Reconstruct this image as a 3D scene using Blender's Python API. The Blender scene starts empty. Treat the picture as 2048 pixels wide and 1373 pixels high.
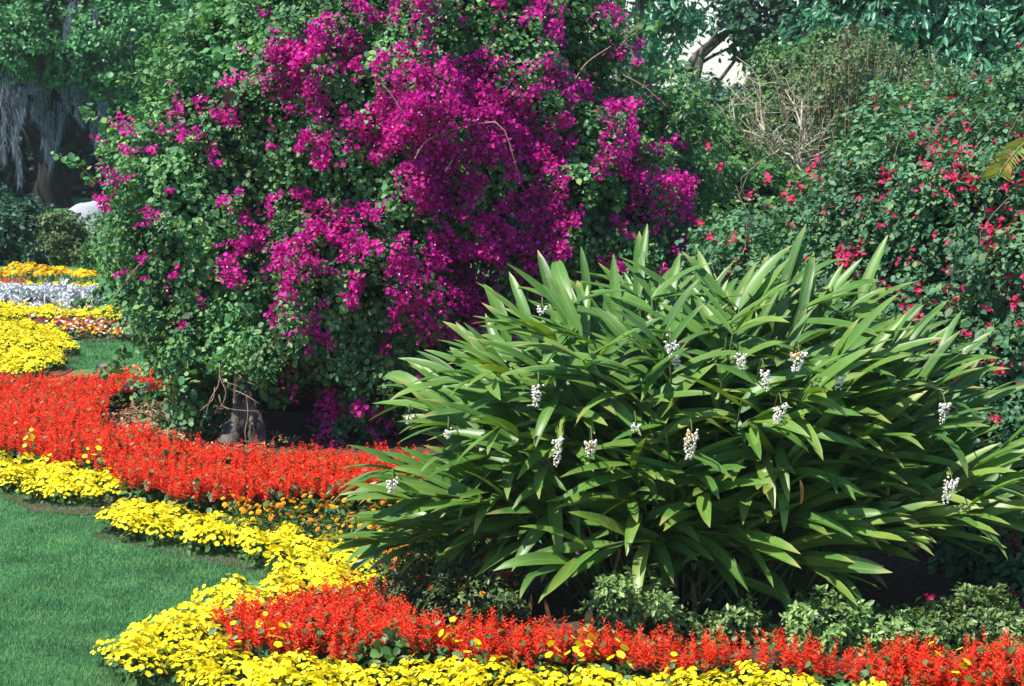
import bpy, math, random
import numpy as np
from mathutils import Vector, Matrix

# ------------------------------------------------------------------ camera, sky, sun, exposure
SC = bpy.context.scene
COL = SC.collection
F_PX, CAM_H, PITCH = 4000.0, 3.6, math.atan(536.5 / 4000.0)
cam_d = bpy.data.cameras.new('camera')
cam = bpy.data.objects.new('camera', cam_d); COL.objects.link(cam)
cam.location = (0, 0, CAM_H)
cam.rotation_euler = (math.pi / 2 - PITCH, 0, 0)
cam_d.sensor_width = 36.0
cam_d.lens = 36.0 * F_PX / 2048.0
cam_d.clip_end = 3000
cam_d.dof.use_dof = True
cam_d.dof.focus_distance = 14.0
cam_d.dof.aperture_fstop = 8.0
SC.camera = cam

SUN_DIR = Vector((-0.50, -0.26, 0.83)).normalized()          # towards the sun
world = bpy.data.worlds.new('World'); SC.world = world; world.use_nodes = True
wn = world.node_tree.nodes; wl = world.node_tree.links
sky = wn.new('ShaderNodeTexSky'); sky.sky_type = 'NISHITA'; sky.sun_disc = False
sky.sun_elevation = math.asin(SUN_DIR.z)
sky.sun_rotation = math.atan2(SUN_DIR.x, SUN_DIR.y)
sky.air_density = 1.0; sky.dust_density = 0.3; sky.ozone_density = 4.0
wl.new(sky.outputs[0], wn['Background'].inputs[0])
wn['Background'].inputs[1].default_value = 0.115
sl = bpy.data.lights.new('sun', 'SUN'); sl.energy = 4.6; sl.angle = math.radians(0.6); sl.color = (1.0, 0.95, 0.86)
sun = bpy.data.objects.new('sun', sl); COL.objects.link(sun)
sun.rotation_euler = SUN_DIR.to_track_quat('Z', 'Y').to_euler()
SC.view_settings.view_transform = 'Standard'
SC.view_settings.look = 'None'
SC.view_settings.exposure = 0.92
SC.view_settings.gamma = 1.0
SC.view_settings.use_curve_mapping = False
SC.render.engine = 'CYCLES'
SC.cycles.max_bounces = 6; SC.cycles.diffuse_bounces = 3; SC.cycles.glossy_bounces = 2
SC.cycles.transmission_bounces = 4; SC.cycles.caustics_reflective = False; SC.cycles.caustics_refractive = False

# ------------------------------------------------------------------ helpers
rng = np.random.default_rng(7)
random.seed(7)
Z = np.array([0, 0, 1.0])
FWD = np.array([0, math.cos(PITCH), -math.sin(PITCH)]); UPV = np.array([0, math.sin(PITCH), math.cos(PITCH)])

def ray(px, py):
    return FWD + (px - 1024) / F_PX * np.array([1.0, 0, 0]) + (686.5 - py) / F_PX * UPV
def G(px, py, z=0.0):                                         # pixel -> point at height z
    d = ray(px, py); t = (z - CAM_H) / d[2]
    return np.array([0, 0, CAM_H]) + d * t
def P(px, py, Y):                                             # pixel -> point at ground distance Y
    d = ray(px, py); return np.array([0, 0, CAM_H]) + d * (Y / d[1])
def to_px(p):
    p = np.atleast_2d(p) - np.array([0, 0, CAM_H])
    w = p @ FWD
    return np.stack([1024 + F_PX * p[:, 0] / w, 686.5 - F_PX * (p @ UPV) / w], 1)

def norm(a):
    return a / np.maximum(np.linalg.norm(a, axis=-1, keepdims=True), 1e-9)

class Waves:                                                  # cheap smooth noise, about N(0,1)
    def __init__(s, seed, size, n=20):
        r = np.random.default_rng(seed)
        s.k = norm(r.normal(size=(n, 3))) * (2 * math.pi / (size * r.uniform(.7, 1.6, (n, 1))))
        s.p = r.uniform(0, 6.28, n); s.n = n
    def __call__(s, p):
        return np.sin(p @ s.k.T + s.p).sum(1) / math.sqrt(s.n / 2)

def tag(o, label=None, cat=None, group=None, kind=None):
    if label: o['label'] = label
    if cat: o['category'] = cat
    if group: o['group'] = group
    if kind: o['kind'] = kind
    return o
def empty(name, loc, **kw):
    o = bpy.data.objects.new(name, None); COL.objects.link(o); o.location = loc
    o.empty_display_size = .1
    return tag(o, **kw)
def mesh(name, V, F, rnd=None, smooth=False):
    V = np.asarray(V, np.float32); F = np.asarray(F, np.int32)
    me = bpy.data.meshes.new(name)
    k = F.shape[1]
    me.vertices.add(len(V)); me.vertices.foreach_set('co', V.ravel())
    me.loops.add(F.size); me.loops.foreach_set('vertex_index', F.ravel())
    me.polygons.add(len(F)); me.polygons.foreach_set('loop_start', np.arange(0, F.size, k, dtype=np.int32))
    if smooth: me.polygons.foreach_set('use_smooth', np.ones(len(F), bool))
    if rnd is not None:
        a = me.attributes.new('rnd', 'FLOAT', 'POINT'); a.data.foreach_set('value', np.asarray(rnd, np.float32))
    me.update(calc_edges=True)
    return me
def obj(name, me, mat=None, parent=None, loc=None, **kw):
    o = bpy.data.objects.new(name, me); COL.objects.link(o)
    if mat is not None and not me.materials: me.materials.append(mat)
    if parent is not None:
        o.parent = parent
        o.matrix_parent_inverse = Matrix.Translation(-Vector(parent.location)) if loc is None else Matrix()
    if loc is not None: o.location = loc
    return tag(o, **kw)

def scatter(T, R, pos, sc):
    """copies of template T=(V,F) with frames R (N,3,3, columns = local axes), positions and scales"""
    V, F = T; N = len(pos); nv = len(V)
    sc = np.asarray(sc, float)
    if sc.ndim == 1: sc = sc[:, None]
    loc = V[None] * (sc[:, None, :] if sc.shape[1] == 3 else sc[:, :, None])
    W = np.einsum('nij,nvj->nvi', R, loc) + pos[:, None, :]
    FF = (F[None] + (np.arange(N) * nv)[:, None, None]).reshape(-1, F.shape[1])
    return W.reshape(-1, 3), FF
def join(parts):
    Vs, Fs, Rs, o = [], [], [], 0
    for V, F, r in parts:
        Vs.append(V); Fs.append(F + o); Rs.append(r); o += len(V)
    return np.concatenate(Vs), np.concatenate(Fs), np.concatenate(Rs)
def frames(nrm, ax):
    nrm = norm(nrm); ax = norm(ax - (ax * nrm).sum(1, keepdims=True) * nrm)
    return np.stack([np.cross(ax, nrm), ax, nrm], 2)

def tube(pts, rad, sides=6, wob=0.0):
    pts = np.asarray(pts, float); n = len(pts)
    rad = np.broadcast_to(np.asarray(rad, float), (n,))
    t = norm(np.gradient(pts, axis=0))
    ref = np.array([1.0, 0.13, 0.07]) if abs(t[:, 0]).mean() < .8 else np.array([0, 1.0, .1])
    u = norm(np.cross(t, ref)); v = np.cross(t, u)
    a = np.linspace(0, 2 * math.pi, sides, endpoint=False)
    r = rad[:, None] * (1 + wob * rng.normal(size=(n, sides)))
    V = pts[:, None] + r[..., None] * (np.cos(a)[None, :, None] * u[:, None] + np.sin(a)[None, :, None] * v[:, None])
    V = V.reshape(-1, 3)
    F = []
    for i in range(n - 1):
        for j in range(sides):
            k = (j + 1) % sides
            F.append((i * sides + j, i * sides + k, (i + 1) * sides + k, (i + 1) * sides + j))
    V = np.concatenate([V, pts[-1:] + t[-1:] * rad[-1] * .6]); e = len(V) - 1
    for j in range(sides):
        F.append(((n - 1) * sides + j, (n - 1) * sides + (j + 1) % sides, e, e))
    F = [f if f[2] != f[3] else (f[0], f[1], f[2], f[2]) for f in F]
    # last ring closes with thin quads (a repeated index is not allowed): use a tiny second tip
    V = np.concatenate([V, V[-1:] + 1e-5])
    F = [(f[0], f[1], f[2], f[2] + 1) if f[2] == f[3] else f for f in F]
    return V, np.array(F)
def curve_pts(ctrl, n=12):                                    # Catmull-Rom through control points
    c = np.asarray(ctrl, float); c = np.concatenate([2 * c[:1] - c[1:2], c, 2 * c[-1:] - c[-2:-1]])
    out = []
    segs = len(c) - 3
    for i in range(segs):
        m = max(2, n // segs)
        for t in np.linspace(0, 1, m, endpoint=(i == segs - 1)):
            p0, p1, p2, p3 = c[i:i + 4]
            out.append(.5 * (2 * p1 + (p2 - p0) * t + (2 * p0 - 5 * p1 + 4 * p2 - p3) * t * t + (3 * p1 - p0 - 3 * p2 + p3) * t ** 3))
    return np.array(out)

# leaf templates: two quads folded along the midrib; y = length, z = upper side
def leafT(w, fold=.12, droop=.1, shape=(.18, .62)):
    a, b = shape
    V = np.array([[0, 0, 0], [-w * .8, a, fold * .8], [-w, b, fold - droop * .5], [0, 1, -droop], [w, b, fold - droop * .5], [w * .8, a, fold * .8]])
    return V, np.array([[0, 3, 2, 1], [0, 5, 4, 3]])
LEAF_OVATE = leafT(.36, .12, .12, (.16, .55))
LEAF_ROUND = leafT(.44, .10, .10, (.15, .58))
LEAF_NARROW = leafT(.22, .08, .08, (.3, .68))
LEAF_LONG = leafT(.17, .05, .22, (.25, .65))
LEAF_KITE = (np.array([[0, 0, 0], [-.3, .5, .06], [0, 1, 0], [.3, .5, .06]]), np.array([[0, 3, 2, 1]]))
BRACT = leafT(.42, .22, .0, (.2, .55))
FLORET = (np.array([[0, 0, 0], [-.22, .55, .05], [0, 1, 0], [.22, .55, .05]]), np.array([[0, 3, 2, 1]]))

# ------------------------------------------------------------------ materials
def ramp_node(nt, cols, const=False):
    r = nt.nodes.new('ShaderNodeValToRGB')
    if const: r.color_ramp.interpolation = 'CONSTANT'
    el = r.color_ramp.elements
    while len(el) < len(cols): el.new(0.5)
    for i, c in enumerate(cols):
        el[i].position = i / len(cols) if const else i / max(1, len(cols) - 1)
        el[i].color = (*c, 1)
    return r
def leafmat(name, cols, trans=.3, rough=.5, spec=.4, src='attr', tint=None, noise=(1.2, .35), const=False, bump=0):
    m = bpy.data.materials.new(name); m.use_nodes = True
    nt = m.node_tree; N = nt.nodes; L = nt.links
    b = N['Principled BSDF']; out = N['Material Output']
    if src == 'attr':
        a = N.new('ShaderNodeAttribute'); a.attribute_name = 'rnd'; fac = a.outputs['Fac']
    else:
        a = N.new('ShaderNodeObjectInfo'); fac = a.outputs['Random']
    r = ramp_node(nt, cols, const); L.new(fac, r.inputs[0])
    col = r.outputs[0]
    if noise:
        g = N.new('ShaderNodeNewGeometry'); nz = N.new('ShaderNodeTexNoise'); nz.inputs['Scale'].default_value = noise[0]
        nz.inputs['Detail'].default_value = 3
        L.new(g.outputs['Position'], nz.inputs['Vector'])
        mr = N.new('ShaderNodeMapRange'); mr.inputs[1].default_value = .3; mr.inputs[2].default_value = .7
        mr.inputs[3].default_value = 1 - noise[1]; mr.inputs[4].default_value = 1 + noise[1]
        L.new(nz.outputs[0], mr.inputs[0])
        mx = N.new('ShaderNodeVectorMath'); mx.operation = 'SCALE'
        L.new(col, mx.inputs[0]); L.new(mr.outputs[0], mx.inputs['Scale']); col = mx.outputs[0]
    L.new(col, b.inputs['Base Color'])
    b.inputs['Roughness'].default_value = rough
    b.inputs['Specular IOR Level'].default_value = spec
    if trans:
        t = N.new('ShaderNodeBsdfTranslucent'); ms = N.new('ShaderNodeMixShader'); ms.inputs[0].default_value = trans
        if tint:
            tm = N.new('ShaderNodeMix'); tm.data_type = 'RGBA'; tm.blend_type = 'MULTIPLY'; tm.inputs[0].default_value = 1
            L.new(col, tm.inputs[6]); tm.inputs[7].default_value = (*tint, 1); L.new(tm.outputs[2], t.inputs[0])
        else: L.new(col, t.inputs[0])
        L.new(b.outputs[0], ms.inputs[1]); L.new(t.outputs[0], ms.inputs[2]); L.new(ms.outputs[0], out.inputs[0])
    return m
def solid(name, c1, c2, scale=8, rough=.85, bump=.3, spec=.3, stretch=(1, 1, 1), bscale=None, detail=6):
    m = bpy.data.materials.new(name); m.use_nodes = True
    nt = m.node_tree; N = nt.nodes; L = nt.links; b = N['Principled BSDF']
    g = N.new('ShaderNodeTexCoord'); mp = N.new('ShaderNodeMapping'); mp.inputs['Scale'].default_value = stretch
    L.new(g.outputs['Object'], mp.inputs[0])
    nz = N.new('ShaderNodeTexNoise'); nz.inputs['Scale'].default_value = scale; nz.inputs['Detail'].default_value = detail
    L.new(mp.outputs[0], nz.inputs['Vector'])
    r = ramp_node(nt, [c1, c2]); r.color_ramp.elements[0].position = .35; r.color_ramp.elements[1].position = .65
    L.new(nz.outputs[0], r.inputs[0]); L.new(r.outputs[0], b.inputs['Base Color'])
    b.inputs['Roughness'].default_value = rough; b.inputs['Specular IOR Level'].default_value = spec
    if bump:
        n2 = N.new('ShaderNodeTexNoise'); n2.inputs['Scale'].default_value = bscale or scale * 3; n2.inputs['Detail'].default_value = 5
        L.new(mp.outputs[0], n2.inputs['Vector'])
        bp = N.new('ShaderNodeBump'); bp.inputs['Strength'].default_value = bump; bp.inputs['Distance'].default_value = .02
        L.new(n2.outputs[0], bp.inputs['Height']); L.new(bp.outputs[0], b.inputs['Normal'])
    return m

M = {}
M['lawn'] = solid('lawn', (.055, .185, .070), (.075, .235, .085), 14, .95, .6, .1, bscale=220)
M['grass'] = leafmat('grass', [(0.070, 0.208, 0.078), (0.099, 0.277, 0.105), (0.152, 0.336, 0.120)], .25, .6, .25, noise=(1.5, .22))
M['soil'] = solid('soil', (.055, .036, .024), (.11, .075, .05), 22, .95, .8, .1, bscale=60)
M['mulch'] = solid('mulch', (.16, .09, .045), (.36, .23, .13), 30, .95, .8, .1, bscale=70)
M['litter'] = solid('litter', (.05, .032, .02), (.13, .085, .05), 25, .95, .8, .1, bscale=60)
M['chips'] = leafmat('chips', [(.12, .065, .035), (.30, .18, .10), (.46, .33, .22)], 0, .9, .1, noise=None)
M['bark'] = solid('bark', (.028, .023, .020), (.17, .15, .13), 11, .95, 1.0, .1, (1, 1, .3))
M['oakbark_shaded'] = solid('oakbark_shaded', (.012, .011, .011), (.04, .035, .032), 9, .95, .9, .1, (1, 1, .3))  # near-black because the shade on the oak trunk is put into the bark colour
M['palebark'] = solid('palebark', (.14, .12, .10), (.33, .30, .26), 7, .9, .7, .1, (1, 1, .4))
M['twig'] = solid('twig', (.19, .13, .085), (.34, .26, .18), 20, .85, .3, .2)
M['deadwood'] = solid('deadwood', (.30, .25, .18), (.52, .46, .36), 12, .9, .3, .2)
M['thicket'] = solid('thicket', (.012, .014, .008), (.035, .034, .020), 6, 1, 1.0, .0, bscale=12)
M['boug_leaf'] = leafmat('boug_leaf', [(0.040, 0.137, 0.054), (0.069, 0.209, 0.082), (0.113, 0.272, 0.101), (0.237, 0.364, 0.109)], .28, .5, .3, tint=(1.2, 1.25, .5))
M['magenta'] = leafmat('magenta', [(0.399, 0.003, 0.183), (0.570, 0.006, 0.268), (0.703, 0.025, 0.408)], .42, .55, .25, noise=(2.5, .2))
M['crimson'] = leafmat('crimson', [(.42, .008, .045), (.62, .012, .10), (.72, .03, .17)], .35, .55, .25, noise=(3, .2))
M['white_floret'] = leafmat('white_floret', [(.75, .72, .62), (.8, .78, .7)], .1, .6, .2, noise=None)
M['hedge_leaf'] = leafmat('hedge_leaf', [(0.035, 0.116, 0.062), (0.058, 0.172, 0.082), (0.096, 0.224, 0.108), (0.166, 0.254, 0.096)], .25, .5, .3, tint=(1.2, 1.2, .5))
M['ginger_leaf'] = leafmat('ginger_leaf', [(0.061, 0.151, 0.025), (0.084, 0.190, 0.029), (0.122, 0.230, 0.034), (0.182, 0.264, 0.046)], .22, .42, .45, src='obj', tint=(1.35, 1.3, .35), noise=(4, .2))
M['ginger_fol'] = leafmat('ginger_fol', [(0.055, 0.139, 0.025), (0.078, 0.185, 0.029), (0.118, 0.224, 0.034)], .22, .42, .45, tint=(1.35, 1.3, .35), noise=(4, .2))
def ribs(m):                                                  # paler midrib, yellowing tips and margins on some leaves
    nt = m.node_tree; N = nt.nodes; L = nt.links; b = N['Principled BSDF']
    src = b.inputs['Base Color'].links[0].from_socket
    a = N.new('ShaderNodeAttribute'); a.attribute_name = 'rib'
    mr = N.new('ShaderNodeMapRange'); mr.inputs[1].default_value = .86; mr.inputs[2].default_value = 1; mr.inputs[4].default_value = .55; L.new(a.outputs['Fac'], mr.inputs[0])
    m1 = N.new('ShaderNodeMix'); m1.data_type = 'RGBA'; L.new(mr.outputs[0], m1.inputs[0]); L.new(src, m1.inputs[6]); m1.inputs[7].default_value = (.22, .30, .08, 1)
    t = N.new('ShaderNodeAttribute'); t.attribute_name = 'tip'
    nz = N.new('ShaderNodeTexNoise'); nz.inputs['Scale'].default_value = 2.2; g = N.new('ShaderNodeNewGeometry'); L.new(g.outputs['Position'], nz.inputs['Vector'])
    ad = N.new('ShaderNodeMath'); ad.operation = 'MULTIPLY_ADD'; L.new(nz.outputs[0], ad.inputs[0]); ad.inputs[1].default_value = .9; L.new(t.outputs['Fac'], ad.inputs[2])
    m2r = N.new('ShaderNodeMapRange'); m2r.inputs[1].default_value = 1.32; m2r.inputs[2].default_value = 1.55; m2r.inputs[4].default_value = .75; L.new(ad.outputs[0], m2r.inputs[0])
    m2 = N.new('ShaderNodeMix'); m2.data_type = 'RGBA'; L.new(m2r.outputs[0], m2.inputs[0]); L.new(m1.outputs[2], m2.inputs[6]); m2.inputs[7].default_value = (.36, .33, .10, 1)
    for l in list(src.links):
        if l.to_node not in (m1,): 
            tgt = l.to_socket; L.remove(l); L.new(m2.outputs[2], tgt)
ribs(M['ginger_leaf']); ribs(M['ginger_fol'])
M['ginger_cane'] = solid('ginger_cane', (.05, .09, .025), (.10, .14, .04), 10, .6, .1, .3)
M['dry_leaf'] = leafmat('dry_leaf', [(.16, .075, .03), (.30, .16, .07)], .2, .8, .1, src='obj', noise=None)
M['shell_flower'] = leafmat('shell_flower', [(.82, .70, .68), (.85, .78, .74), (.80, .80, .76), (.70, .38, .10)], .15, .45, .4, noise=None)
M['azalea_leaf'] = leafmat('azalea_leaf', [(0.091, 0.179, 0.054), (0.160, 0.273, 0.081), (0.251, 0.357, 0.103)], .2, .4, .5, tint=(1.1, 1.2, .6))
M['fine_leaf'] = leafmat('fine_leaf', [(0.047, 0.098, 0.034), (0.085, 0.146, 0.046), (0.144, 0.195, 0.064)], .2, .45, .4)
M['pansy_leaf'] = leafmat('pansy_leaf', [(.03, .09, .02), (.055, .14, .03), (.09, .18, .04)], .25, .5, .3, noise=None)
M['yellow'] = leafmat('yellow', [(.80, .62, .008), (.86, .72, .012), (.90, .80, .05)], .25, .6, .15, noise=None)
M['yellow_pale'] = leafmat('yellow_pale', [(.80, .58, .01), (.86, .68, .02), (.86, .76, .14)], .25, .6, .15, noise=None)
M['orange'] = leafmat('orange', [(.75, .24, .006), (.82, .36, .008), (.82, .48, .012)], .2, .6, .15, noise=None)
M['golden'] = leafmat('golden', [(.80, .50, .008), (.84, .60, .01), (.80, .28, .006)], .2, .6, .15, noise=None)
M['mixed'] = leafmat('mixed', [(.80, .60, .01), (.12, .015, .14), (.80, .74, .60), (.55, .10, .015), (.30, .10, .32), (.80, .45, .02), (.16, .02, .04), (.82, .68, .25)], .2, .6, .2, noise=None, const=True)
M['salvia'] = leafmat('salvia', [(0.594, 0.027, 0.010), (0.807, 0.045, 0.014), (0.900, 0.083, 0.024)], .28, .55, .2, noise=None)
M['salvia_leaf'] = leafmat('salvia_leaf', [(0.034, 0.102, 0.026), (0.060, 0.156, 0.036), (0.108, 0.204, 0.054)], .25, .45, .4, noise=None)
M['miller'] = leafmat('miller', [(.42, .44, .46), (.56, .58, .60), (.68, .70, .72)], .1, .9, .1, noise=None)
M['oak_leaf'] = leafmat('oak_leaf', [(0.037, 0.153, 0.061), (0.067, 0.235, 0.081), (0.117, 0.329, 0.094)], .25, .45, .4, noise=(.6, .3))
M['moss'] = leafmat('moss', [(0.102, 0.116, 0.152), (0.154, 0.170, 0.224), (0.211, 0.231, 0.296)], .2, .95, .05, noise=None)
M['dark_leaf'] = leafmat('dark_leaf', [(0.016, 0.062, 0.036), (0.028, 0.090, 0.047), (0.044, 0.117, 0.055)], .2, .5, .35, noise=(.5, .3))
M['teal_leaf'] = leafmat('teal_leaf', [(0.046, 0.184, 0.105), (0.079, 0.265, 0.138), (0.127, 0.333, 0.171)], .25, .38, .5, noise=(.6, .3))
M['bright_leaf'] = leafmat('bright_leaf', [(0.052, 0.150, 0.036), (0.081, 0.195, 0.047), (0.117, 0.234, 0.058)], .28, .45, .4, noise=(.8, .25))
M['olive_leaf'] = leafmat('olive_leaf', [(0.072, 0.130, 0.039), (0.111, 0.182, 0.052), (0.156, 0.221, 0.078)], .25, .5, .3, noise=(.8, .25))
M['hazel_leaf'] = leafmat('hazel_leaf', [(0.075, 0.169, 0.060), (0.118, 0.203, 0.075), (0.169, 0.237, 0.101)], .25, .5, .3, noise=(.8, .25))
M['palm'] = leafmat('palm', [(.20, .24, .04), (.30, .32, .05), (.36, .34, .06)], .3, .45, .4, noise=None)
M['boulder'] = solid('boulder', (.30, .32, .36), (.42, .44, .47), 3, .8, .3, .2)
M['black'] = solid('black_metal', (.010, .011, .014), (.02, .02, .024), 20, .45, 0, .5)
M['grey_metal'] = solid('grey_metal', (.30, .33, .38), (.42, .45, .50), 20, .4, 0, .5)
M['timber'] = solid('timber', (.02, .012, .010), (.06, .038, .03), 12, .85, .4, .2, (1, 1, .2))

# ------------------------------------------------------------------ ground
def in_poly(pts, poly):
    poly = np.asarray(poly, float); x, y = pts[:, 0], pts[:, 1]; ins = np.zeros(len(pts), bool)
    j = len(poly) - 1
    for i in range(len(poly)):
        xi, yi = poly[i]; xj, yj = poly[j]
        c = ((yi > y) != (yj > y)) & (x < (xj - xi) * (y - yi) / (yj - yi + 1e-12) + xi)
        ins ^= c; j = i
    return ins
def poly_ground(pxs, z):
    return np.array([G(q[0], q[1], q[2] if len(q) > 2 else z)[:2] for q in pxs])
def sheet(name, poly, z, mat, kind='structure', parent=None, **kw):
    bm_v = [(x, y, z) for x, y in poly]
    me = bpy.data.meshes.new(name); me.from_pydata(bm_v, [], [list(range(len(bm_v)))])
    import bmesh
    bm = bmesh.new(); bm.from_mesh(me); bmesh.ops.triangulate(bm, faces=bm.faces[:]); bm.normal_update()
    for f in bm.faces:
        if f.normal.z < 0: f.normal_flip()
    bm.to_mesh(me); bm.free()
    o = obj(name, me, mat); tag(o, kind=kind, **kw); return o
S = 600
sheet('lawn', [(-S, -S), (S, -S), (S, S), (-S, S)], 0.0, M['lawn'], label='mown green lawn winding between the flower beds', category_='') if False else \
    tag(sheet('lawn', [(-S, -S), (S, -S), (S, S), (-S, S)], 0.0, M['lawn']), 'mown green lawn winding between the flower beds', 'lawn')

# ------------------------------------------------------------------ bed plants
def lv(n, rad, z0, z1, size, T, jitter=.8, up=.7):            # leaves of one little plant
    a = rng.uniform(0, 2 * math.pi, n); r = rad * np.sqrt(rng.uniform(0.02, 1, n))
    z = z0 + (z1 - z0) * rng.uniform(0, 1, n) ** .8 * np.sqrt(np.clip(1.05 - (r / rad) ** 2 * .55, 0, 1))
    p = np.stack([np.cos(a) * r, np.sin(a) * r, z], 1)
    out = np.stack([np.cos(a), np.sin(a), np.full(n, .1)], 1)
    R = frames(out * .6 + Z * up + rng.normal(size=(n, 3)) * jitter * .5, out + rng.normal(size=(n, 3)) * jitter - Z * .1)
    V, F = scatter(T, R, p - out * size * .4, size * rng.uniform(.7, 1.3, n))
    return V, F, np.repeat(rng.uniform(0, 1, n), len(T[0]))
PET = []
for k in range(5):
    a = 2 * math.pi * k / 5; c, s = math.cos(a), math.sin(a)
    for (x, y, z) in [(0, .02, 0), (-.30, .34, .07), (0, .52, .03), (.30, .34, .07)]:
        PET.append((x * c - y * s, x * s + y * c, z))
BLOSSOM = (np.array(PET), np.array([[4 * k, 4 * k + 3, 4 * k + 2, 4 * k + 1] for k in range(5)]))
POMV, POMF = list(PET), [tuple(f) for f in BLOSSOM[1]]
for k in range(5):                                            # a second, smaller ring of petals
    a = 2 * math.pi * (k + .5) / 5; c, s = math.cos(a), math.sin(a); o = len(POMV)
    for (x, y, z) in [(0, .0, .08), (-.2, .2, .2), (0, .34, .2), (.2, .2, .2)]:
        POMV.append((x * c - y * s, x * s + y * c, z))
    POMF.append((o, o + 3, o + 2, o + 1))
POM = (np.array(POMV), np.array(POMF))
def dome_blossoms(n, rad, z0, z1, size, T, whole=True, tilt=.5):
    i = np.arange(n) + .5; a = i * 2.39996 + rng.uniform(0, 6); r = rad * np.sqrt(i / n) * rng.uniform(.85, 1.1, n)
    z = z0 + (z1 - z0) * (1 - .75 * (r / rad) ** 2) + rng.normal(size=n) * .012
    p = np.stack([np.cos(a) * r, np.sin(a) * r, z], 1)
    out = np.stack([np.cos(a), np.sin(a), np.zeros(n)], 1)
    nn = Z * 1.1 + out * (.25 + .6 * (r / rad)[:, None]) + np.array([-.15, -.35, 0]) + rng.normal(size=(n, 3)) * tilt * .6
    R = frames(nn, rng.normal(size=(n, 3)))
    V, F = scatter(T, R, p, size * rng.uniform(.75, 1.15, n))
    rv = rng.uniform(0, 1, n)
    return V, F, np.repeat(rv, len(T[0]))
def pansy(nb, h, rad=.115, size=.050, T=BLOSSOM, nl=34):
    return [('foliage', lv(nl, rad * 1.05, .02, h * .85, .05, LEAF_OVATE)), ('blossoms', dome_blossoms(nb, rad, h * .45, h, size, T))]
def salvia(nspk=9, h=.31, rad=.13, nl=38):
    fol = join([lv(nl, rad * 1.1, .03, h * .72, .065, LEAF_OVATE), lv(5, rad, h * .7, h * .98, .045, LEAF_OVATE)])
    parts = []
    for k in range(nspk):
        a = k * 2.4 + rng.uniform(0, .8); r = rad * math.sqrt((k + .4) / nspk)
        b = np.array([math.cos(a) * r, math.sin(a) * r, h * rng.uniform(.5, .68) * (1 - .2 * (r / rad) ** 2)])
        ln = rng.uniform(.10, .17); lean = np.array([math.cos(a) * .2 * r / rad, math.sin(a) * .2 * r / rad, 1]) + rng.normal(size=3) * .08
        n = 26; u = (np.arange(n) + .5) / n
        an = np.arange(n) * 2.4; dirs = np.stack([np.cos(an), np.sin(an), .25 + .9 * u], 1)
        pos = b + lean * (ln * u)[:, None]
        R = frames(np.stack([-np.cos(an) * .5, -np.sin(an) * .5, np.ones(n)], 1) + rng.normal(size=(n, 3)) * .3, dirs)
        V, F = scatter(FLORET, R, pos, (.050 * (1 - .62 * u) * rng.uniform(.8, 1.2, n)))
        parts.append((V, F, np.repeat(rng.uniform(0, 1, n), len(FLORET[0]))))
    return [('foliage', fol), ('spikes', join(parts))]
def marigold(nb=7, h=.26, nl=70, size=.045):
    return [('foliage', lv(nl, .14, .03, h * .92, .05, LEAF_LONG, 1.1)), ('blossoms', dome_blossoms(nb, .13, h * .8, h * 1.05, size, POM, tilt=.3))]
def miller():
    return [('foliage', lv(110, .15, .03, .26, .085, LEAF_LONG, 1.2, .3))]
def green_salvia():
    return [('foliage', lv(60, .14, .03, .30, .07, LEAF_OVATE))]

def variants(fn, n, mats):
    out = []
    for i in range(n):
        vs = []
        for (nm, (V, F, r)) in fn():
            me = mesh(nm, V, F, r); me.materials.append(mats[nm]); vs.append((nm, me, V, F, r))
        out.append(vs)
    return out
def fill(poly_px, h, step, jit=.35, thin=None):
    poly = poly_ground(poly_px, h)
    lo, hi = poly.min(0), poly.max(0); out = []
    y, row = lo[1], 0
    while y < hi[1] + step:
        x = lo[0] + (row % 2) * step / 2
        while x < hi[0] + step:
            out.append((x + rng.uniform(-jit, jit) * step, y + rng.uniform(-jit, jit) * step)); x += step
        y += step * .87; row += 1
    out = np.array(out); out = out[in_poly(out, poly)]
    if thin is not None: out = out[rng.uniform(size=len(out)) > thin]
    if not len(out): return out
    px = to_px(np.column_stack([out, np.full(len(out), h)]))
    return out[(px[:, 0] > -60) & (px[:, 0] < 2110) & (px[:, 1] < 1465)]
def plant_out(items, vars_, name, cat, limit=300, stuff=None):
    """items: list of (x, y, label, group); the nearest become things, the rest one mass"""
    items.sort(key=lambda t: t[1])
    for x, y, lab, grp in items[:limit]:
        vs = random.choice(vars_); a = random.uniform(0, 6.28); s = random.uniform(.88, 1.14)
        e = empty(name, (x, y, 0), label=lab, cat=cat, group=grp); e.rotation_euler.z = a; e.scale = (s, s, s * random.uniform(.92, 1.1))
        for nm, me, *_ in vs:
            o = bpy.data.objects.new(nm, me); COL.objects.link(o); o.parent = e; o['kind'] = 'stuff'
    rest = items[limit:]
    if rest and stuff:
        root = empty(stuff[0], (0, 0, 0), label=stuff[1], cat=stuff[2], kind='stuff')
        acc = {}
        for x, y, *_ in rest:
            vs = random.choice(vars_); a = random.uniform(0, 6.28); c, s = math.cos(a), math.sin(a); k = random.uniform(.88, 1.14)
            Rm = np.array([[c, -s, 0], [s, c, 0], [0, 0, 1]]) * k
            for nm, me, V, F, r in vs:
                acc.setdefault(nm, ([], me.materials[0]))[0].append((V @ Rm.T + np.array([x, y, 0]), F, r))
        for nm, (ps, mat) in acc.items():
            V, F, r = join(ps); o = obj(nm, mesh(nm, V, F, r), mat, root); o['kind'] = 'stuff'

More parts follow.
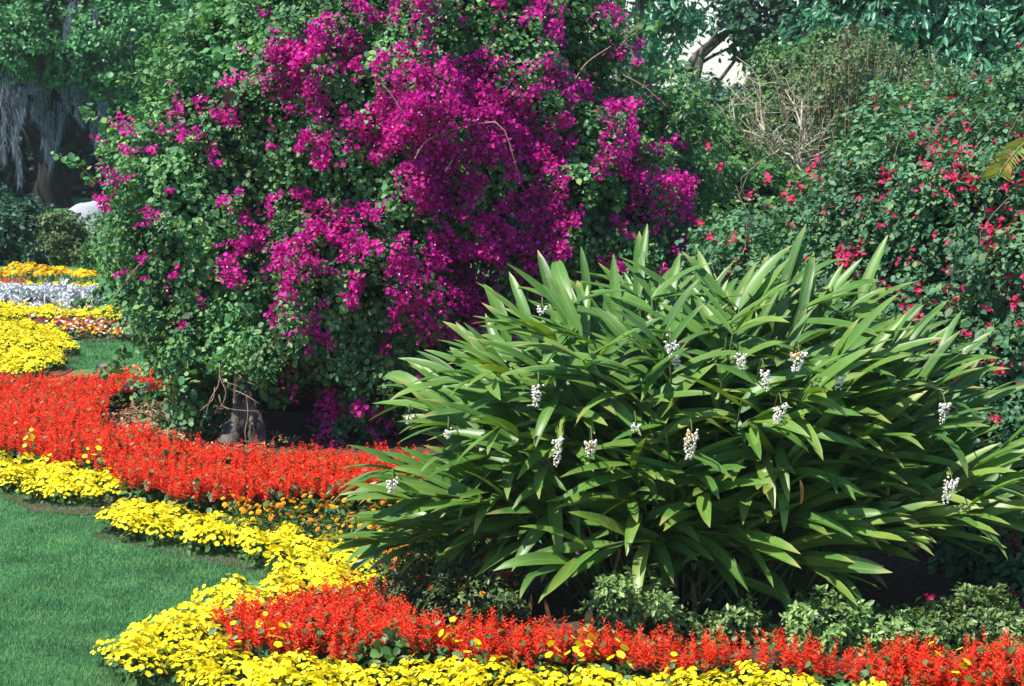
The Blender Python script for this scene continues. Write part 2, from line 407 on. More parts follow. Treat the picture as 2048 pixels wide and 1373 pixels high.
FRONT_YELLOW = [(199, 1022), (232, 1006), (307, 1001), (374, 1008), (398, 1020), (457, 1030), (515, 1049), (589, 1052), (648, 1078), (706, 1080),
    (747, 1107), (762, 1136), (735, 1163), (697, 1167), (581, 1180), (519, 1197), (448, 1217), (415, 1234), (419, 1265), (440, 1272), (527, 1300),
    (648, 1308), (760, 1312), (850, 1304), (903, 1308), (1041, 1325), (1144, 1318), (1282, 1326), (1386, 1335), (1489, 1330), (1607, 1338), (1710, 1356),
    (1848, 1370), (2050, 1385), (2050, 1450), (700, 1450), (457, 1362), (374, 1349), (282, 1337), (222, 1318), (212, 1300), (216, 1272), (249, 1250), (299, 1232),
    (365, 1221), (405, 1207), (413, 1190), (477, 1161), (540, 1146), (572, 1132), (527, 1098), (465, 1080), (394, 1066), (345, 1054), (290, 1046), (224, 1034)]
FRONT_RED = [(418, 1240), (450, 1222), (519, 1202), (581, 1185), (697, 1172), (735, 1172), (755, 1205), (801, 1228), (852, 1255), (965, 1249), (1041, 1242),
    (1144, 1258), (1213, 1266), (1282, 1272), (1351, 1272), (1454, 1280), (1538, 1276), (1641, 1293), (1744, 1296), (1831, 1293), (1917, 1303), (1986, 1294),
    (2060, 1300), (2060, 1378), (1848, 1366), (1710, 1352), (1607, 1334), (1489, 1325), (1386, 1332), (1282, 1322), (1144, 1314), (1041, 1321), (903, 1304),
    (850, 1300), (760, 1308), (648, 1304), (527, 1296), (440, 1268), (422, 1262)]
MID_RED = [(-30, 748), (36, 746), (73, 749), (120, 756), (167, 746), (204, 746), (255, 741), (318, 737), (334, 754), (326, 772), (250, 776), (206, 784),
    (192, 814), (206, 838), (255, 850), (309, 871), (364, 886), (408, 893), (510, 901), (600, 907), (706, 903), (789, 911), (900, 922), (930, 950),
    (860, 975), (706, 981), (540, 985), (374, 985), (266, 979), (238, 966), (224, 943), (187, 939), (158, 924), (120, 927), (83, 912), (-30, 894)]
MID_YELLOW = [(-30, 898), (83, 915), (120, 929), (158, 926), (187, 941), (224, 945), (240, 962), (235, 972), (166, 982), (83, 977), (33, 955), (-30, 936)]
MARIGOLD = [(402, 1004), (560, 1004), (770, 1010), (900, 1022), (1000, 1080), (1020, 1190), (900, 1205), (820, 1150), (765, 1108), (710, 1076), (650, 1072), (600, 1048), (520, 1045), (455, 1024)]
FAR_YELLOW_A = [(-30, 637), (38, 640), (85, 647), (123, 658), (144, 672), (152, 685), (146, 694), (121, 692), (95, 685), (-30, 682)]
FAR_YELLOW_B = [(-30, 690), (95, 693), (121, 700), (136, 708), (112, 720), (85, 724), (62, 732), (-30, 746)]
FAR_YELLOW_C = [(-30, 606), (60, 606), (140, 610), (218, 615), (300, 620), (330, 632), (218, 630), (95, 627), (-30, 626)]
FAR_YELLOW_D = [(-30, 562), (100, 562), (190, 565), (195, 572), (100, 569), (-30, 568)]
FAR_MARI = [(-30, 541), (100, 541), (182, 544), (192, 553), (100, 552), (-30, 551)]
FAR_RED = [(-30, 556), (47, 558), (47, 562), (-30, 561)]
MILLER = [(-30, 571), (100, 572), (190, 578), (195, 586), (100, 584), (-30, 583)]
MILLER_B = [(10, 603), (140, 607), (170, 611), (140, 612), (10, 607)]
MIXED_A = [(42, 636), (140, 636), (227, 638), (310, 650), (300, 662), (208, 663), (136, 657), (90, 646)]
MIXED_B = [(182, 736), (230, 730), (331, 719), (420, 712), (420, 722), (331, 730), (240, 736)]

FRONT_YELLOW = [(x, y + (13 if 20 <= i <= 33 else 0)) for i, (x, y) in enumerate(FRONT_YELLOW)]
FRONT_YELLOW[34] = (2050, 1500); FRONT_YELLOW[35] = (700, 1480)
FRONT_RED = [(x, y, .28 if i < 23 else .20) for i, (x, y) in enumerate(FRONT_RED)]
MID_RED = [(x, y - (6 if 15 <= i <= 22 else 0), .29 if i < 8 or 13 <= i <= 22 else .22 if i < 28 else .18) for i, (x, y) in enumerate(MID_RED)]
# soil under the beds
def grow(poly, d):
    c = poly.mean(0); n = len(poly); out = []
    area = .5 * sum(poly[i][0] * poly[(i + 1) % n][1] - poly[(i + 1) % n][0] * poly[i][1] for i in range(n))
    sg = 1 if area > 0 else -1
    for i in range(n):
        a = poly[(i + 1) % n] - poly[i - 1]; a = a / (np.linalg.norm(a) + 1e-9)
        out.append(poly[i] + sg * d * np.array([a[1], -a[0]]))
    return np.array(out)
zz = .006
for pl, h in ((FRONT_YELLOW, .2), (FRONT_RED, .3), (MID_RED, .3), (MID_YELLOW, .2), (MARIGOLD, .2), (FAR_YELLOW_A, .2), (FAR_YELLOW_B, .2), (FAR_YELLOW_C, .2),
              (FAR_YELLOW_D, .2), (FAR_MARI, .3), (MILLER, .2), (MIXED_A, .15), (MIXED_B, .15)):
    o = sheet('soil', grow(poly_ground(pl, h), .07), zz, M['soil']); zz += .0015
mulch_poly = np.array([P(180, 0, 1)[:2] * 0, ]) if False else None
base = np.array([(-4.9, 18.2), (-3.8, 17.4), (-2.2, 17.6), (-.5, 17.3), (1.2, 17.2), (2.6, 15.6), (4.2, 14.6), (6.5, 14.2), (7, 24), (-1, 24), (-4.2, 21.8), (-4.9, 20)])
sheet('mulch', base, zz + .004, M['litter'])
gb = np.array([(-1.6, 12.5), (-.4, 11.9), (1, 11.7), (5, 11.5), (5.5, 14.9), (1.5, 15.5), (-1.0, 14.6)])
sheet('soil', gb, zz + .008, M['soil'])

vp = variants(lambda: pansy(int(rng.integers(44, 54)), .19, .12, .037), 6, {'foliage': M['pansy_leaf'], 'blossoms': M['yellow']})
yel = []
for pl, lab, grp in ((FRONT_YELLOW, 'yellow pansy plant in the winding edging bed in front of the shell ginger', 'yellow pansies of the winding front bed'),
                     (MID_YELLOW, 'yellow pansy plant in the short strip before the big red salvia bed', 'yellow pansies edging the big salvia bed'),
                     (FAR_YELLOW_A, 'yellow pansy plant in the upper lobe of the round bed across the lawn', 'yellow pansies, upper lobe of the round bed'),
                     (FAR_YELLOW_B, 'yellow pansy plant in the lower lobe of the round bed across the lawn', 'yellow pansies, lower lobe of the round bed'),
                     (FAR_YELLOW_C, 'yellow pansy plant in the straight strip behind the mixed pansies', 'yellow pansies of the straight far strip'),
                     (FAR_YELLOW_D, 'yellow pansy plant in the thin strip behind the silver dusty miller', 'yellow pansies behind the dusty miller')):
    for x, y in fill(pl, .17, .185 if pl in (FRONT_YELLOW, MID_YELLOW) else .22): yel.append((x, y, lab, grp))
# strays among the salvia
for px, py in ((470, 1262), (520, 1245), (560, 1262), (575, 1258), (548, 1275), (528, 1248), (896, 1268), (908, 1274), (950, 1294), (1105, 1300), (1150, 1296), (1175, 1290), (1160, 1308), (1240, 1312),
               (1868, 1308), (1925, 1338), (1345, 1322), (60, 886), (175, 905), (200, 910)):
    x, y, _ = G(px, py, .30); yel.append((x, y, 'lone yellow pansy plant growing among the red salvia', 'stray pansies among the salvia'))
def where(t):
    x, y, lab, grp = t; px, py = to_px(np.array([[x, y, .17]]))[0]
    if 'winding' in grp:
        if py < 1168: return (x, y, 'yellow pansy plant in the arm of the winding bed beside the orange marigolds', 'yellow pansies beside the marigolds')
        if px < 430: return (x, y, 'yellow pansy plant at the rounded tip of the winding bed jutting into the lawn', 'yellow pansies at the rounded tip')
        return (x, y, 'yellow pansy plant in the long strip along the foot of the low red salvia row', 'yellow pansies along the front salvia row')
    if 'salvias of the big' in grp:
        if py < 800 and px > 150: return (x, y, 'red salvia plant in the short arm of the big bed behind the wood chips', 'red salvias behind the wood chips')
        if px > 260: return (x, y, 'red salvia plant in the part of the big bed below the bougainvillea trunk', 'red salvias below the bougainvillea trunk')
        return (x, y, 'red salvia plant in the widest part of the big bed by the round pansy bed', 'red salvias by the round pansy bed')
    if 'salvias of the front' in grp:
        if px < 830: return (x, y, 'red salvia plant in the broad end of the front strip enclosed by yellow pansies', 'red salvias, broad end of the front strip')
        return (x, y, 'red salvia plant in the narrow front strip below the low azaleas', 'red salvias below the azaleas')
    return t
yel = [where(t) for t in yel]
print('yellow', len(yel))
plant_out([t for t in yel if 'lone' not in t[2]], vp, 'yellow_pansy_plant', 'pansy', 300, ('yellow_pansies', 'distant yellow pansies filling the far beds', 'pansies'))
vs_ = variants(lambda: pansy(5, .36, .06, .05, BLOSSOM, 14), 2, {'foliage': M['pansy_leaf'], 'blossoms': M['yellow']})
plant_out([t for t in yel if 'lone' in t[2]], vs_, 'yellow_pansy_plant', 'pansy')

vsal = variants(lambda: salvia(int(rng.integers(9, 13))), 8, {'foliage': M['salvia_leaf'], 'spikes': M['salvia']})
red = []
for pl, lab, grp in ((FRONT_RED, 'red salvia plant in the front strip between yellow pansies and low azaleas', 'red salvias of the front strip'),
                     (MID_RED, 'red salvia plant in the big bed before the magenta bougainvillea', 'red salvias of the big bed'),
                     (FAR_RED, 'red salvia plant in the small far patch below the orange marigolds', 'red salvias of the far patch')):
    for x, y in fill(pl, .30, .165 if pl is FRONT_RED else .19): red.append((x, y, lab, grp))
red = [where(t) for t in red]
print('red', len(red))
plant_out(red, vsal, 'red_salvia_plant', 'salvia', 300, ('red_salvias', 'red salvias filling the back of the big bed', 'salvias'))
vgs = variants(green_salvia, 2, {'foliage': M['salvia_leaf']})
gsp = [(680, 1262), (770, 1258), (790, 1270), (750, 1280), (815, 1262), (60, 770), (110, 790), (300, 905), (350, 910), (450, 930), (100, 850)]
plant_out([(*G(px, py, .28)[:2], 'salvia plant without flowers, a green gap in the red bed', 'green gaps in the salvia beds') for px, py in gsp], vgs, 'salvia_plant', 'salvia')

vm = variants(lambda: marigold(int(rng.integers(4, 8)), size=.04), 4, {'foliage': M['pansy_leaf'], 'blossoms': M['orange']})
plant_out([(x, y, 'small orange marigold plant beside the winding yellow pansies', 'orange marigolds by the winding bed') for x, y in fill(MARIGOLD, .22, .21)], vm, 'marigold_plant', 'marigold')
vfm = variants(lambda: marigold(16, .34, 60, .07), 4, {'foliage': M['pansy_leaf'], 'blossoms': M['golden']})
plant_out([(x, y, 'tall golden and orange marigold plant below the far dark hedge', 'tall marigolds below the hedge') for x, y in fill(FAR_MARI, .3, .26)], vfm, 'marigold_plant', 'marigold')
vdm = variants(miller, 3, {'foliage': M['miller']})
plant_out([(x, y, 'silver dusty miller plant in the wide pale row by the far lawn', 'dusty millers of the wide row') for x, y in fill(MILLER, .2, .24)] +
          [(x, y, 'silver dusty miller plant peeping over the straight yellow pansy strip', 'dusty millers behind the pansy strip') for x, y in fill(MILLER_B, .2, .28)], vdm, 'dusty_miller_plant', 'dusty miller')
vmx = variants(lambda: pansy(14, .17, .12, .055), 5, {'foliage': M['pansy_leaf'], 'blossoms': M['mixed']})
plant_out([(x, y, 'mixed colour pansy plant along the far curve of lawn', 'mixed pansies along the far lawn') for x, y in fill(MIXED_A, .15, .22)] +
          [(x, y, 'mixed colour pansy plant behind the arm of the red salvia bed', 'mixed pansies behind the salvia arm') for x, y in fill(MIXED_B, .15, .2)], vmx, 'mixed_pansy_plant', 'pansy')

# mulch chips in the open patch by the sign
def chips(name, pxpoly, n, parent_kind):
    poly = poly_ground(pxpoly, .02); lo, hi = poly.min(0), poly.max(0)
    q = rng.uniform(lo, hi, (n * 2, 2)); q = q[in_poly(q, poly)][:n]
    T = (np.array([[-.12, 0, 0], [.12, 0, 0], [.1, 1, 0], [-.1, 1, 0]]), np.array([[0, 1, 2, 3]]))
    R = frames(Z + rng.normal(size=(len(q), 3)) * .35, rng.normal(size=(len(q), 3)))
    V, F = scatter(T, R, np.column_stack([q, rng.uniform(.03, .06, len(q))]), rng.uniform(.05, .11, len(q)))
    o = obj(name, mesh(name, V, F, np.repeat(rng.uniform(0, 1, len(q)), 4)), M['chips']); tag(o, 'loose tan wood chips beside the bougainvillea trunk', 'wood chips', kind='stuff')
chips('wood_chips', [(185, 790), (345, 790), (480, 850), (620, 890), (420, 905), (240, 870), (190, 840)], 3500, None)

# grass on the lawn in view
def grass(pxpoly, n):
    lo = np.min(pxpoly, 0); hi = np.max(pxpoly, 0)
    q = rng.uniform(lo, hi, (n * 3, 2)); q = q[in_poly(q, pxpoly)][:n]
    d = FWD[None] + ((q[:, :1] - 1024) / F_PX) * np.array([[1.0, 0, 0]]) + ((686.5 - q[:, 1:]) / F_PX) * UPV[None]
    pos = np.array([0, 0, CAM_H]) + d * (-CAM_H / d[:, 2:])
    return pos
NEAR_LAWN = np.array([(-60, 930), (33, 962), (90, 990), (166, 994), (245, 985), (380, 1000), (800, 998), (800, 1006), (402, 1006), (232, 1012), (200, 1036), (290, 1060), (394, 1082), (465, 1095), (527, 1110), (568, 1136), (540, 1156), (477, 1168), (400, 1215),
    (249, 1258), (212, 1285), (210, 1330), (282, 1356), (457, 1380), (600, 1440), (-60, 1440)], float)
FAR_LAWN = np.array([(165, 655), (330, 660), (400, 715), (182, 738), (60, 748), (120, 722), (160, 690)], float)
gp = np.concatenate([grass(NEAR_LAWN, 150000), grass(FAR_LAWN, 18000)])
gp = gp[rng.uniform(size=len(gp)) < 1]
BL = (np.array([[-.09, 0, 0], [.09, 0, 0], [0, 1, 0]]), np.array([[0, 1, 2]]))
n = len(gp)
dirs = Z + rng.normal(size=(n, 3)) * .55; dirs[:, 2] = np.abs(dirs[:, 2]) + .15
R = frames(rng.normal(size=(n, 3)), dirs)
gw = Waves(5, .5)(gp)
V, F = scatter(BL, R, gp, rng.uniform(.022, .042, n) * np.where(gp[:, 1] > 22, 1.5, 1) * (1 + .12 * gw))
o = obj('grass', mesh('grass', V, F, np.repeat(np.clip(.5 + .18 * Waves(6, .35)(gp) + rng.normal(size=n) * .2, 0, 1), 3)), M['grass'])
tag(o, 'short mown grass blades of the lawn', 'grass', kind='stuff')

# ------------------------------------------------------------------ leafy masses
def L_(px, py, Y, rx, ry, rz):
    return (P(px, py, Y), np.array([rx, ry, rz]))
CAM = np.array([0, 0, CAM_H])
def shell(lumps, n, inside=.86, disp=.12, dsize=.6, depth=.12, back=.35, seed=1, gaps=.0, gsize=.45, zmin=.04):
    W1, W2, Wg = Waves(seed, dsize), Waves(seed + 50, dsize * .4), Waves(seed + 99, gsize)
    cs = np.array([l[0] for l in lumps]); rs = np.array([l[1] for l in lumps])
    ar = np.array([(r[0] * r[1]) ** 1.6 + (r[0] * r[2]) ** 1.6 + (r[1] * r[2]) ** 1.6 for r in rs]) ** (1 / 1.6)
    Ps, Ns = [], []; got = 0
    for _ in range(40):
        m = n * 2
        i = rng.choice(len(lumps), m, p=ar / ar.sum())
        d = norm(rng.normal(size=(m, 3)))
        p = cs[i] + rs[i] * d; nn = norm(d / rs[i])
        ok = p[:, 2] > zmin
        for j in range(len(lumps)):
            q = ((p - cs[j]) / rs[j]); ok &= ~(((q * q).sum(1) < inside ** 2) & (i != j))
        fc = (nn * norm(CAM - p)).sum(1)
        ok &= (fc > -.25) | (rng.uniform(size=m) < back)
        if gaps: ok &= ~((Wg(p) < -1.0 + gaps) & (rng.uniform(size=m) < .8))
        p, nn = p[ok], nn[ok]
        if disp: p = p + nn * (disp * (W1(p) + .5 * W2(p)))[:, None]
        p = p - nn * rng.exponential(depth, len(p))[:, None]
        p[:, 2] = np.maximum(p[:, 2], zmin)
        Ps.append(p); Ns.append(nn); got += len(p)
        if got >= n: break
    return np.concatenate(Ps)[:n], np.concatenate(Ns)[:n]
def leaves(Pp, Nn, T, size, up=.35, rand=.55, down=.35, out=.3, var=.3):
    n = len(Pp)
    R = frames(Nn * .55 + Z * up + rng.normal(size=(n, 3)) * rand, rng.normal(size=(n, 3)) * .6 - Z * down + Nn * out)
    V, F = scatter(T, R, Pp, size * np.clip(rng.normal(1, var, n), .45, 1.8))
    return V, F, np.repeat(rng.uniform(0, 1, n), len(T[0]))
ICO = None
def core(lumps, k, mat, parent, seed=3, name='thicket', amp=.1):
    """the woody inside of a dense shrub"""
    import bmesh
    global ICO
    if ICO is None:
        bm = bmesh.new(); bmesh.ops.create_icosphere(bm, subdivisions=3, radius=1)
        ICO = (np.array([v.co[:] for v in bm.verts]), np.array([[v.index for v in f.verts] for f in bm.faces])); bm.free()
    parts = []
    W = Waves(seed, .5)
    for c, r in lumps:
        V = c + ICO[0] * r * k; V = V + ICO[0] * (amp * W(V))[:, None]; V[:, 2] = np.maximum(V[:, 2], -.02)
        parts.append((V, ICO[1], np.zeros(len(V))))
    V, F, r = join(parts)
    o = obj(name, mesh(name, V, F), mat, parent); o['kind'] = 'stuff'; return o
def hit(lumps, px, py, default):
    """where a sight line meets the front of a leafy mass"""
    d = ray(px, py); best = None
    for c, r in lumps:
        a = d / r; b = (CAM - c) / r
        A, B, C = a @ a, 2 * a @ b, b @ b - 1
        D = B * B - 4 * A * C
        if D > 0:
            t = (-B - math.sqrt(D)) / (2 * A)
            if best is None or t < best[0]:
                p = CAM + d * t; best = (t, p, norm((p - c) / (r * r)))
    if best is None:
        p = P(px, py, default); return p, norm(CAM - p)
    return best[1], best[2]
def bough(name, ctrl, r0, r1, mat, parent, n=12, sides=6, wob=.0):
    pts = curve_pts(ctrl, n); V, F = tube(pts, np.linspace(r0, r1, len(pts)), sides, wob)
    return obj(name, mesh(name, V, F, smooth=True), mat, parent)

# ---- magenta bougainvillea
B = [L_(800, 300, 20.9, 2.5, 1.9, 2.25), L_(430, 430, 20.4, 1.2, 1.3, 1.35), L_(800, 690, 20.0, .85, 1.0, 1.0), L_(388, 750, 19.6, .38, .6, .66),
     L_(1170, 420, 20.5, 1.05, 1.2, 1.3), L_(1050, 750, 20.2, 1.2, 1.0, 1.0), L_(950, 60, 21, 1.5, 1.4, 1.2), L_(470, 170, 20.7, .9, 1.0, .8),
     L_(640, 20, 20.9, 1.0, 1.0, .9), L_(1330, 340, 21.2, .5, .7, .9), L_(540, 640, 19.9, .75, .9, .68), L_(325, 615, 20.1, .45, .7, .45),
     L_(700, 560, 19.6, 1.0, .9, .9), L_(430, 690, 19.6, .42, .6, .5), L_(720, 820, 19.6, .4, .5, .42), L_(600, 690, 19.4, .6, .7, .42)]
tr = G(490, 893, 0.0)
bg = empty('bougainvillea', tuple(G(560, 893, 0)), label='huge magenta flowering bougainvillea mound behind the big red salvia bed', cat='bougainvillea')
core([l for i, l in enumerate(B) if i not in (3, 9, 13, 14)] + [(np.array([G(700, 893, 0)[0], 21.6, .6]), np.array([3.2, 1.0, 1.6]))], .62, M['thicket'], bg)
Pp, Nn = shell(B, 112000, disp=.13, dsize=.7, depth=.13, seed=11, gaps=.15, back=.3)
V, F, r = leaves(Pp, Nn, LEAF_ROUND, .048, .5, .45)
Pi, Ni = shell([(c, r_ * .82) for c, r_ in B], 30000, disp=.1, depth=.1, seed=12, back=.3)
Vi, Fi, ri = leaves(Pi, Ni, LEAF_ROUND, .075)
V, F, r = join([(V, F, r), (Vi, Fi, ri)])
o = obj('foliage', mesh('foliage', V, F, r), M['boug_leaf'], bg); o['kind'] = 'stuff'
FL = """820 16 48 24;836 55 42 22;730 18 28 18;690 70 28 18;659 79 32 26;624 102 38 26;600 112 40 26;618 138 34 24;590 150 26 16;702 130 22 13;718 153 10 8;769 142 20 12
808 122 28 12;895 130 18 9;958 106 18 12;974 130 36 16;1076 102 20 14;1029 63 20 12;1103 51 18 9;1182 31 22 14;1066 8 30 14;1000 18 18 9;1233 110 24 16;950 173 62 36 40;852 177 52 34;974 220 42 28
1013 212 38 28;1044 200 36 26 60;1119 157 20 12;1127 189 18 13;1174 173 22 17;1213 205 20 13;1064 149 22 10;805 220 56 32;706 240 28 16;781 256 66 40;856 236 42 32;946 236 46 32;962 267 32 22;651 299 14 24
624 283 14 14;643 197 20 26;797 283 42 20;867 315 48 28;871 354 48 42;875 389 42 32;926 385 20 12;844 370 22 26;954 303 32 26;974 291 14 14;942 346 22 18;1072 283 42 36;1044 260 28 22;1088 311 28 28
1084 338 22 13;1005 307 16 22;1245 240 28 18;1206 267 12 16;1273 287 38 26;1225 315 32 20;1213 334 28 16;1280 330 28 20;1300 358 38 20 35;1320 378 38 22 45;1296 397 26 16;1347 385 13 16;1347 295 13 9;1190 303 8 7
1040 397 20 32;1048 425 20 18;1095 393 20 16;1135 378 9 10;1107 425 28 22;1123 452 28 22;1135 480 20 18;1088 511 13 20;1249 448 15 13;1300 437 20 14;1347 444 16 20;1331 484 14 10;1213 515 13 9;1284 519 13 9
738 417 42 14 -10;671 444 38 28;624 452 20 16;624 496 26 42;714 503 23 16 -25;608 397 13 8;639 405 13 8;978 448 32 20 50;962 437 22 16;993 472 22 18 50;985 495 28 16;875 472 20 18;930 484 11 11;954 503 18 22
915 507 22 13;1029 472 22 26 60;1052 488 11 9;797 527 32 18;844 531 18 13;781 492 10 8;804 460 9 7;356 247 24 17;473 236 46 14;510 178 20 11;575 116 28 18;579 137 22 13;548 45 12 7;497 106 6 6;555 171 16 13
589 168 13 11;565 192 14 12;579 219 11 11;640 205 18 18;390 212 9 9;274 264 16 11;247 260 7 7;301 305 12 9;325 267 9 7;370 288 12 9;404 291 12 9;428 298 13 9;226 298 7 7;212 346 9 8;260 360 15 13;270 318 11 9
438 329 9 7;223 394 12 16;205 416 10 9;322 428 15 9;284 452 9 6;346 387 9 7;442 407 13 11;466 390 9 6;562 387 11 9;596 390 20 13 30;627 414 15 11;493 445 16 9;534 425 13 9;650 301 15 18;650 325 14 11;558 294 9 7
630 270 9 9;616 294 9 9;534 462 14 8;455 526 20 20;470 483 18 18;444 512 13 13;531 486 18 18;568 534 15 10;582 501 18 22;590 577 15 16;593 606 11 22;262 530 7 7;298 505 10 7 -35;351 550 11 7;291 550 7 5
257 581 5 5;373 614 11 7;495 579 7 8;411 619 5 5;497 832 6 6;582 774 13 7;612 660 14 16;650 675 14 12;625 705 8 10;710 580 16 22;650 540 18 14;640 620 12 12;670 790 24 18;660 820 28 16;665 850 18 14;690 872 12 10
740 790 10 8;755 835 19 10;718 508 24 18;715 577 13 20;791 545 28 38;817 599 20 23;816 621 16 16;784 625 11 9;787 648 15 9;846 654 15 18;857 643 22 16;868 570 15 22;857 541 13 16;918 585 18 16;937 603 22 18
970 621 23 16 30;951 570 18 22;980 559 16 11;926 548 16 16;904 501 22 18;875 479 18 22;955 497 18 22;984 486 18 20 45;1028 468 13 22 60;1053 490 8 9;1064 541 18 15;1090 516 9 16;955 665 16 18;1028 687 23 15
970 730 13 11;773 683 8 8;771 710 8 8;886 738 9 6;816 745 7 6;744 789 11 11;751 829 18 13;747 861 11 11;766 883 11 8;1133 479 13 15;1217 519 9 7;1297 541 15 18;1334 486 11 9;1148 581 6 13;880 290 30 20;1010 260 26 20;900 210 26 22
820 340 20 16;760 310 18 14;1100 250 16 14;1140 300 12 12;1160 430 16 12;1010 350 18 16;1000 400 16 16;920 430 18 14;700 470 16 12;660 470 14 14;560 500 12 14;600 540 14 16"""
def sprays(text, lumps, parent, mat, default, dens, size, seed, name='flower_spray', proud=.10, white=True):
    W1, W2 = Waves(seed, .7), Waves(seed + 50, .28)
    k = 0
    for tok in text.replace('\n', ';').split(';'):
        a = [float(x) for x in tok.split()]
        px, py, rx, ry = a[:4]; an = math.radians(a[4] if len(a) > 4 else random.uniform(-25, 35))
        p0, _ = hit(lumps, px, py, default); sc = p0[1] / F_PX
        nb = max(8, int(dens * rx * ry * sc * sc * 3.14))
        q = rng.normal(size=(nb, 2)) * .55; q = q * np.array([rx * 1.08, ry * 1.08]); 
        q = np.stack([q[:, 0] * math.cos(an) - q[:, 1] * math.sin(an), q[:, 0] * math.sin(an) + q[:, 1] * math.cos(an)], 1)
        # gather the bracts round a few sub-clusters
        m = max(1, nb // 9); cl = q[:m]; q = cl[rng.integers(0, m, nb)] + rng.normal(size=(nb, 2)) * min(5.5, rx * .35)
        pp, nn = [], []
        for x, y in q:
            p, n_ = hit(lumps, px + x, py + y, default)
            pp.append(p); nn.append(n_)
        pp, nn = np.array(pp), np.array(nn)
        pp = pp + nn * (.13 * (W1(pp) + .5 * W2(pp)) + rng.normal(proud, .05, nb))[:, None]
        R = frames(nn * .5 + Z * .45 + rng.normal(size=(nb, 3)) * .7, rng.normal(size=(nb, 3)) - Z * .1)
        V, F = scatter(BRACT, R, pp, size * rng.uniform(.7, 1.25, nb)); rr = np.repeat(rng.uniform(0, 1, nb), len(BRACT[0]))
        o = obj(name, mesh(name, V, F, rr), mat, parent); o['kind'] = 'stuff'; k += 1
        if white:
            w = pp[rng.uniform(size=nb) < .05]
            if len(w):
                R = frames(rng.normal(size=(len(w), 3)) + Z, rng.normal(size=(len(w), 3)))
                V, F = scatter(BLOSSOM, R, w + nn[:len(w)] * .02, np.full(len(w), .014))
                f = obj('floret', mesh('floret', V, F, np.zeros(len(V))), M['white_floret'], None); f.parent = o; f.matrix_parent_inverse = o.matrix_parent_inverse @ Matrix() if False else Matrix.Translation(-Vector(parent.location)) if False else Matrix()
                f['kind'] = 'stuff'
    return k
def sp_fix(): pass
print('sprays', sprays(FL, B, bg, M['magenta'], 20.2, 3500, .044, 11, proud=.13))
# trunks, stubs and dead twigs at the foot
gy = tr[1]
bough('trunk', [P(455, 897, gy - .1), P(468, 860, gy), P(490, 800, gy + .1), P(505, 700, gy + .4), P(560, 560, gy + .9)], .13, .07, M['bark'], bg, 30, 12, .10)
bough('trunk', [P(516, 897, gy), P(512, 850, gy + .02), P(500, 800, gy + .15), P(520, 700, gy + .5), P(640, 560, gy + 1.1)], .10, .06, M['bark'], bg, 30, 12, .10)
bough('trunk', [P(482, 895, gy + .1), P(480, 850, gy + .1), P(490, 790, gy + .2)], .05, .05, M['bark'], bg, 8, 8, .05)
bough('branch', [P(470, 806, gy - .35), P(471, 770, gy - .38), P(473, 738, gy - .3)], .022, .02, M['twig'], bg, 6, 6)
for c in (((440, 728), (440, 755), (452, 785), (445, 810)), ((440, 735), (437, 770), (420, 800), (412, 830)), ((440, 745), (448, 762), (478, 773)), ((438, 790), (445, 812), (470, 820), (515, 823)),
          ((476, 748), (490, 762), (510, 770)), ((495, 740), (505, 758), (525, 762)), ((430, 775), (425, 800), (400, 822)), ((452, 775), (490, 790), (518, 808)), ((493, 790), (496, 830), (490, 865), (494, 893))):
    bough('twig', [P(x, y, gy - .42 - .04 * i) for i, (x, y) in enumerate(c)], .007, .003, M['twig'], bg, 9, 5)
def long_twig(pts, Y, r=.009, mat='twig'):
    bough('branch', [P(x, y, Y) for x, y in pts], r, r * .6, M[mat], bg, 10, 5)
for pts in (((1150, 160), (1175, 125), (1222, 93)), ((830, 318), (850, 285), (900, 262), (990, 244), (1020, 290), (1040, 360)), ((225, 600), (255, 560), (292, 512)), ((762, 165), (790, 200), (805, 226)),
            ((1245, 150), (1290, 175), (1340, 220)), ((812, 50), (818, 75)), ((905, 320), (890, 345)), ((1240, 70), (1262, 60), (1285, 50))):
    p, _ = hit(B, *pts[1], 20.3); long_twig(pts, p[1] - .28)
# leafy shoots reaching out of the outline
for pts in (((250, 400), (190, 360), (150, 325), (108, 308)), ((240, 290), (205, 250), (165, 212)), ((300, 170), (250, 155), (215, 160)), ((1240, 90), (1290, 55), (1330, 45)), ((1330, 260), (1380, 200), (1410, 165)), ((340, 100), (370, 50), (400, 20)),
            ((220, 560), (185, 590), (150, 605)), ((250, 690), (235, 720), (215, 740)), ((1290, 160), (1340, 140), (1385, 150))):
    Y = 20.1
    c = curve_pts([P(x, y, Y) for x, y in pts], 16)
    V1, F1 = tube(c, np.linspace(.008, .004, len(c)), 4)
    st = obj('shoot', mesh('shoot', V1, F1), M['twig'], bg)
    n = 42; i = rng.integers(2, len(c), n); pp = c[i] + rng.normal(size=(n, 3)) * .03
    V1, F1, r1 = leaves(pp, np.tile(norm(CAM - pp.mean(0)), (n, 1)), LEAF_ROUND, .062)
    f = obj('foliage', mesh('foliage', V1, F1, r1), M['boug_leaf'], None); f.parent = st; f['kind'] = 'stuff'

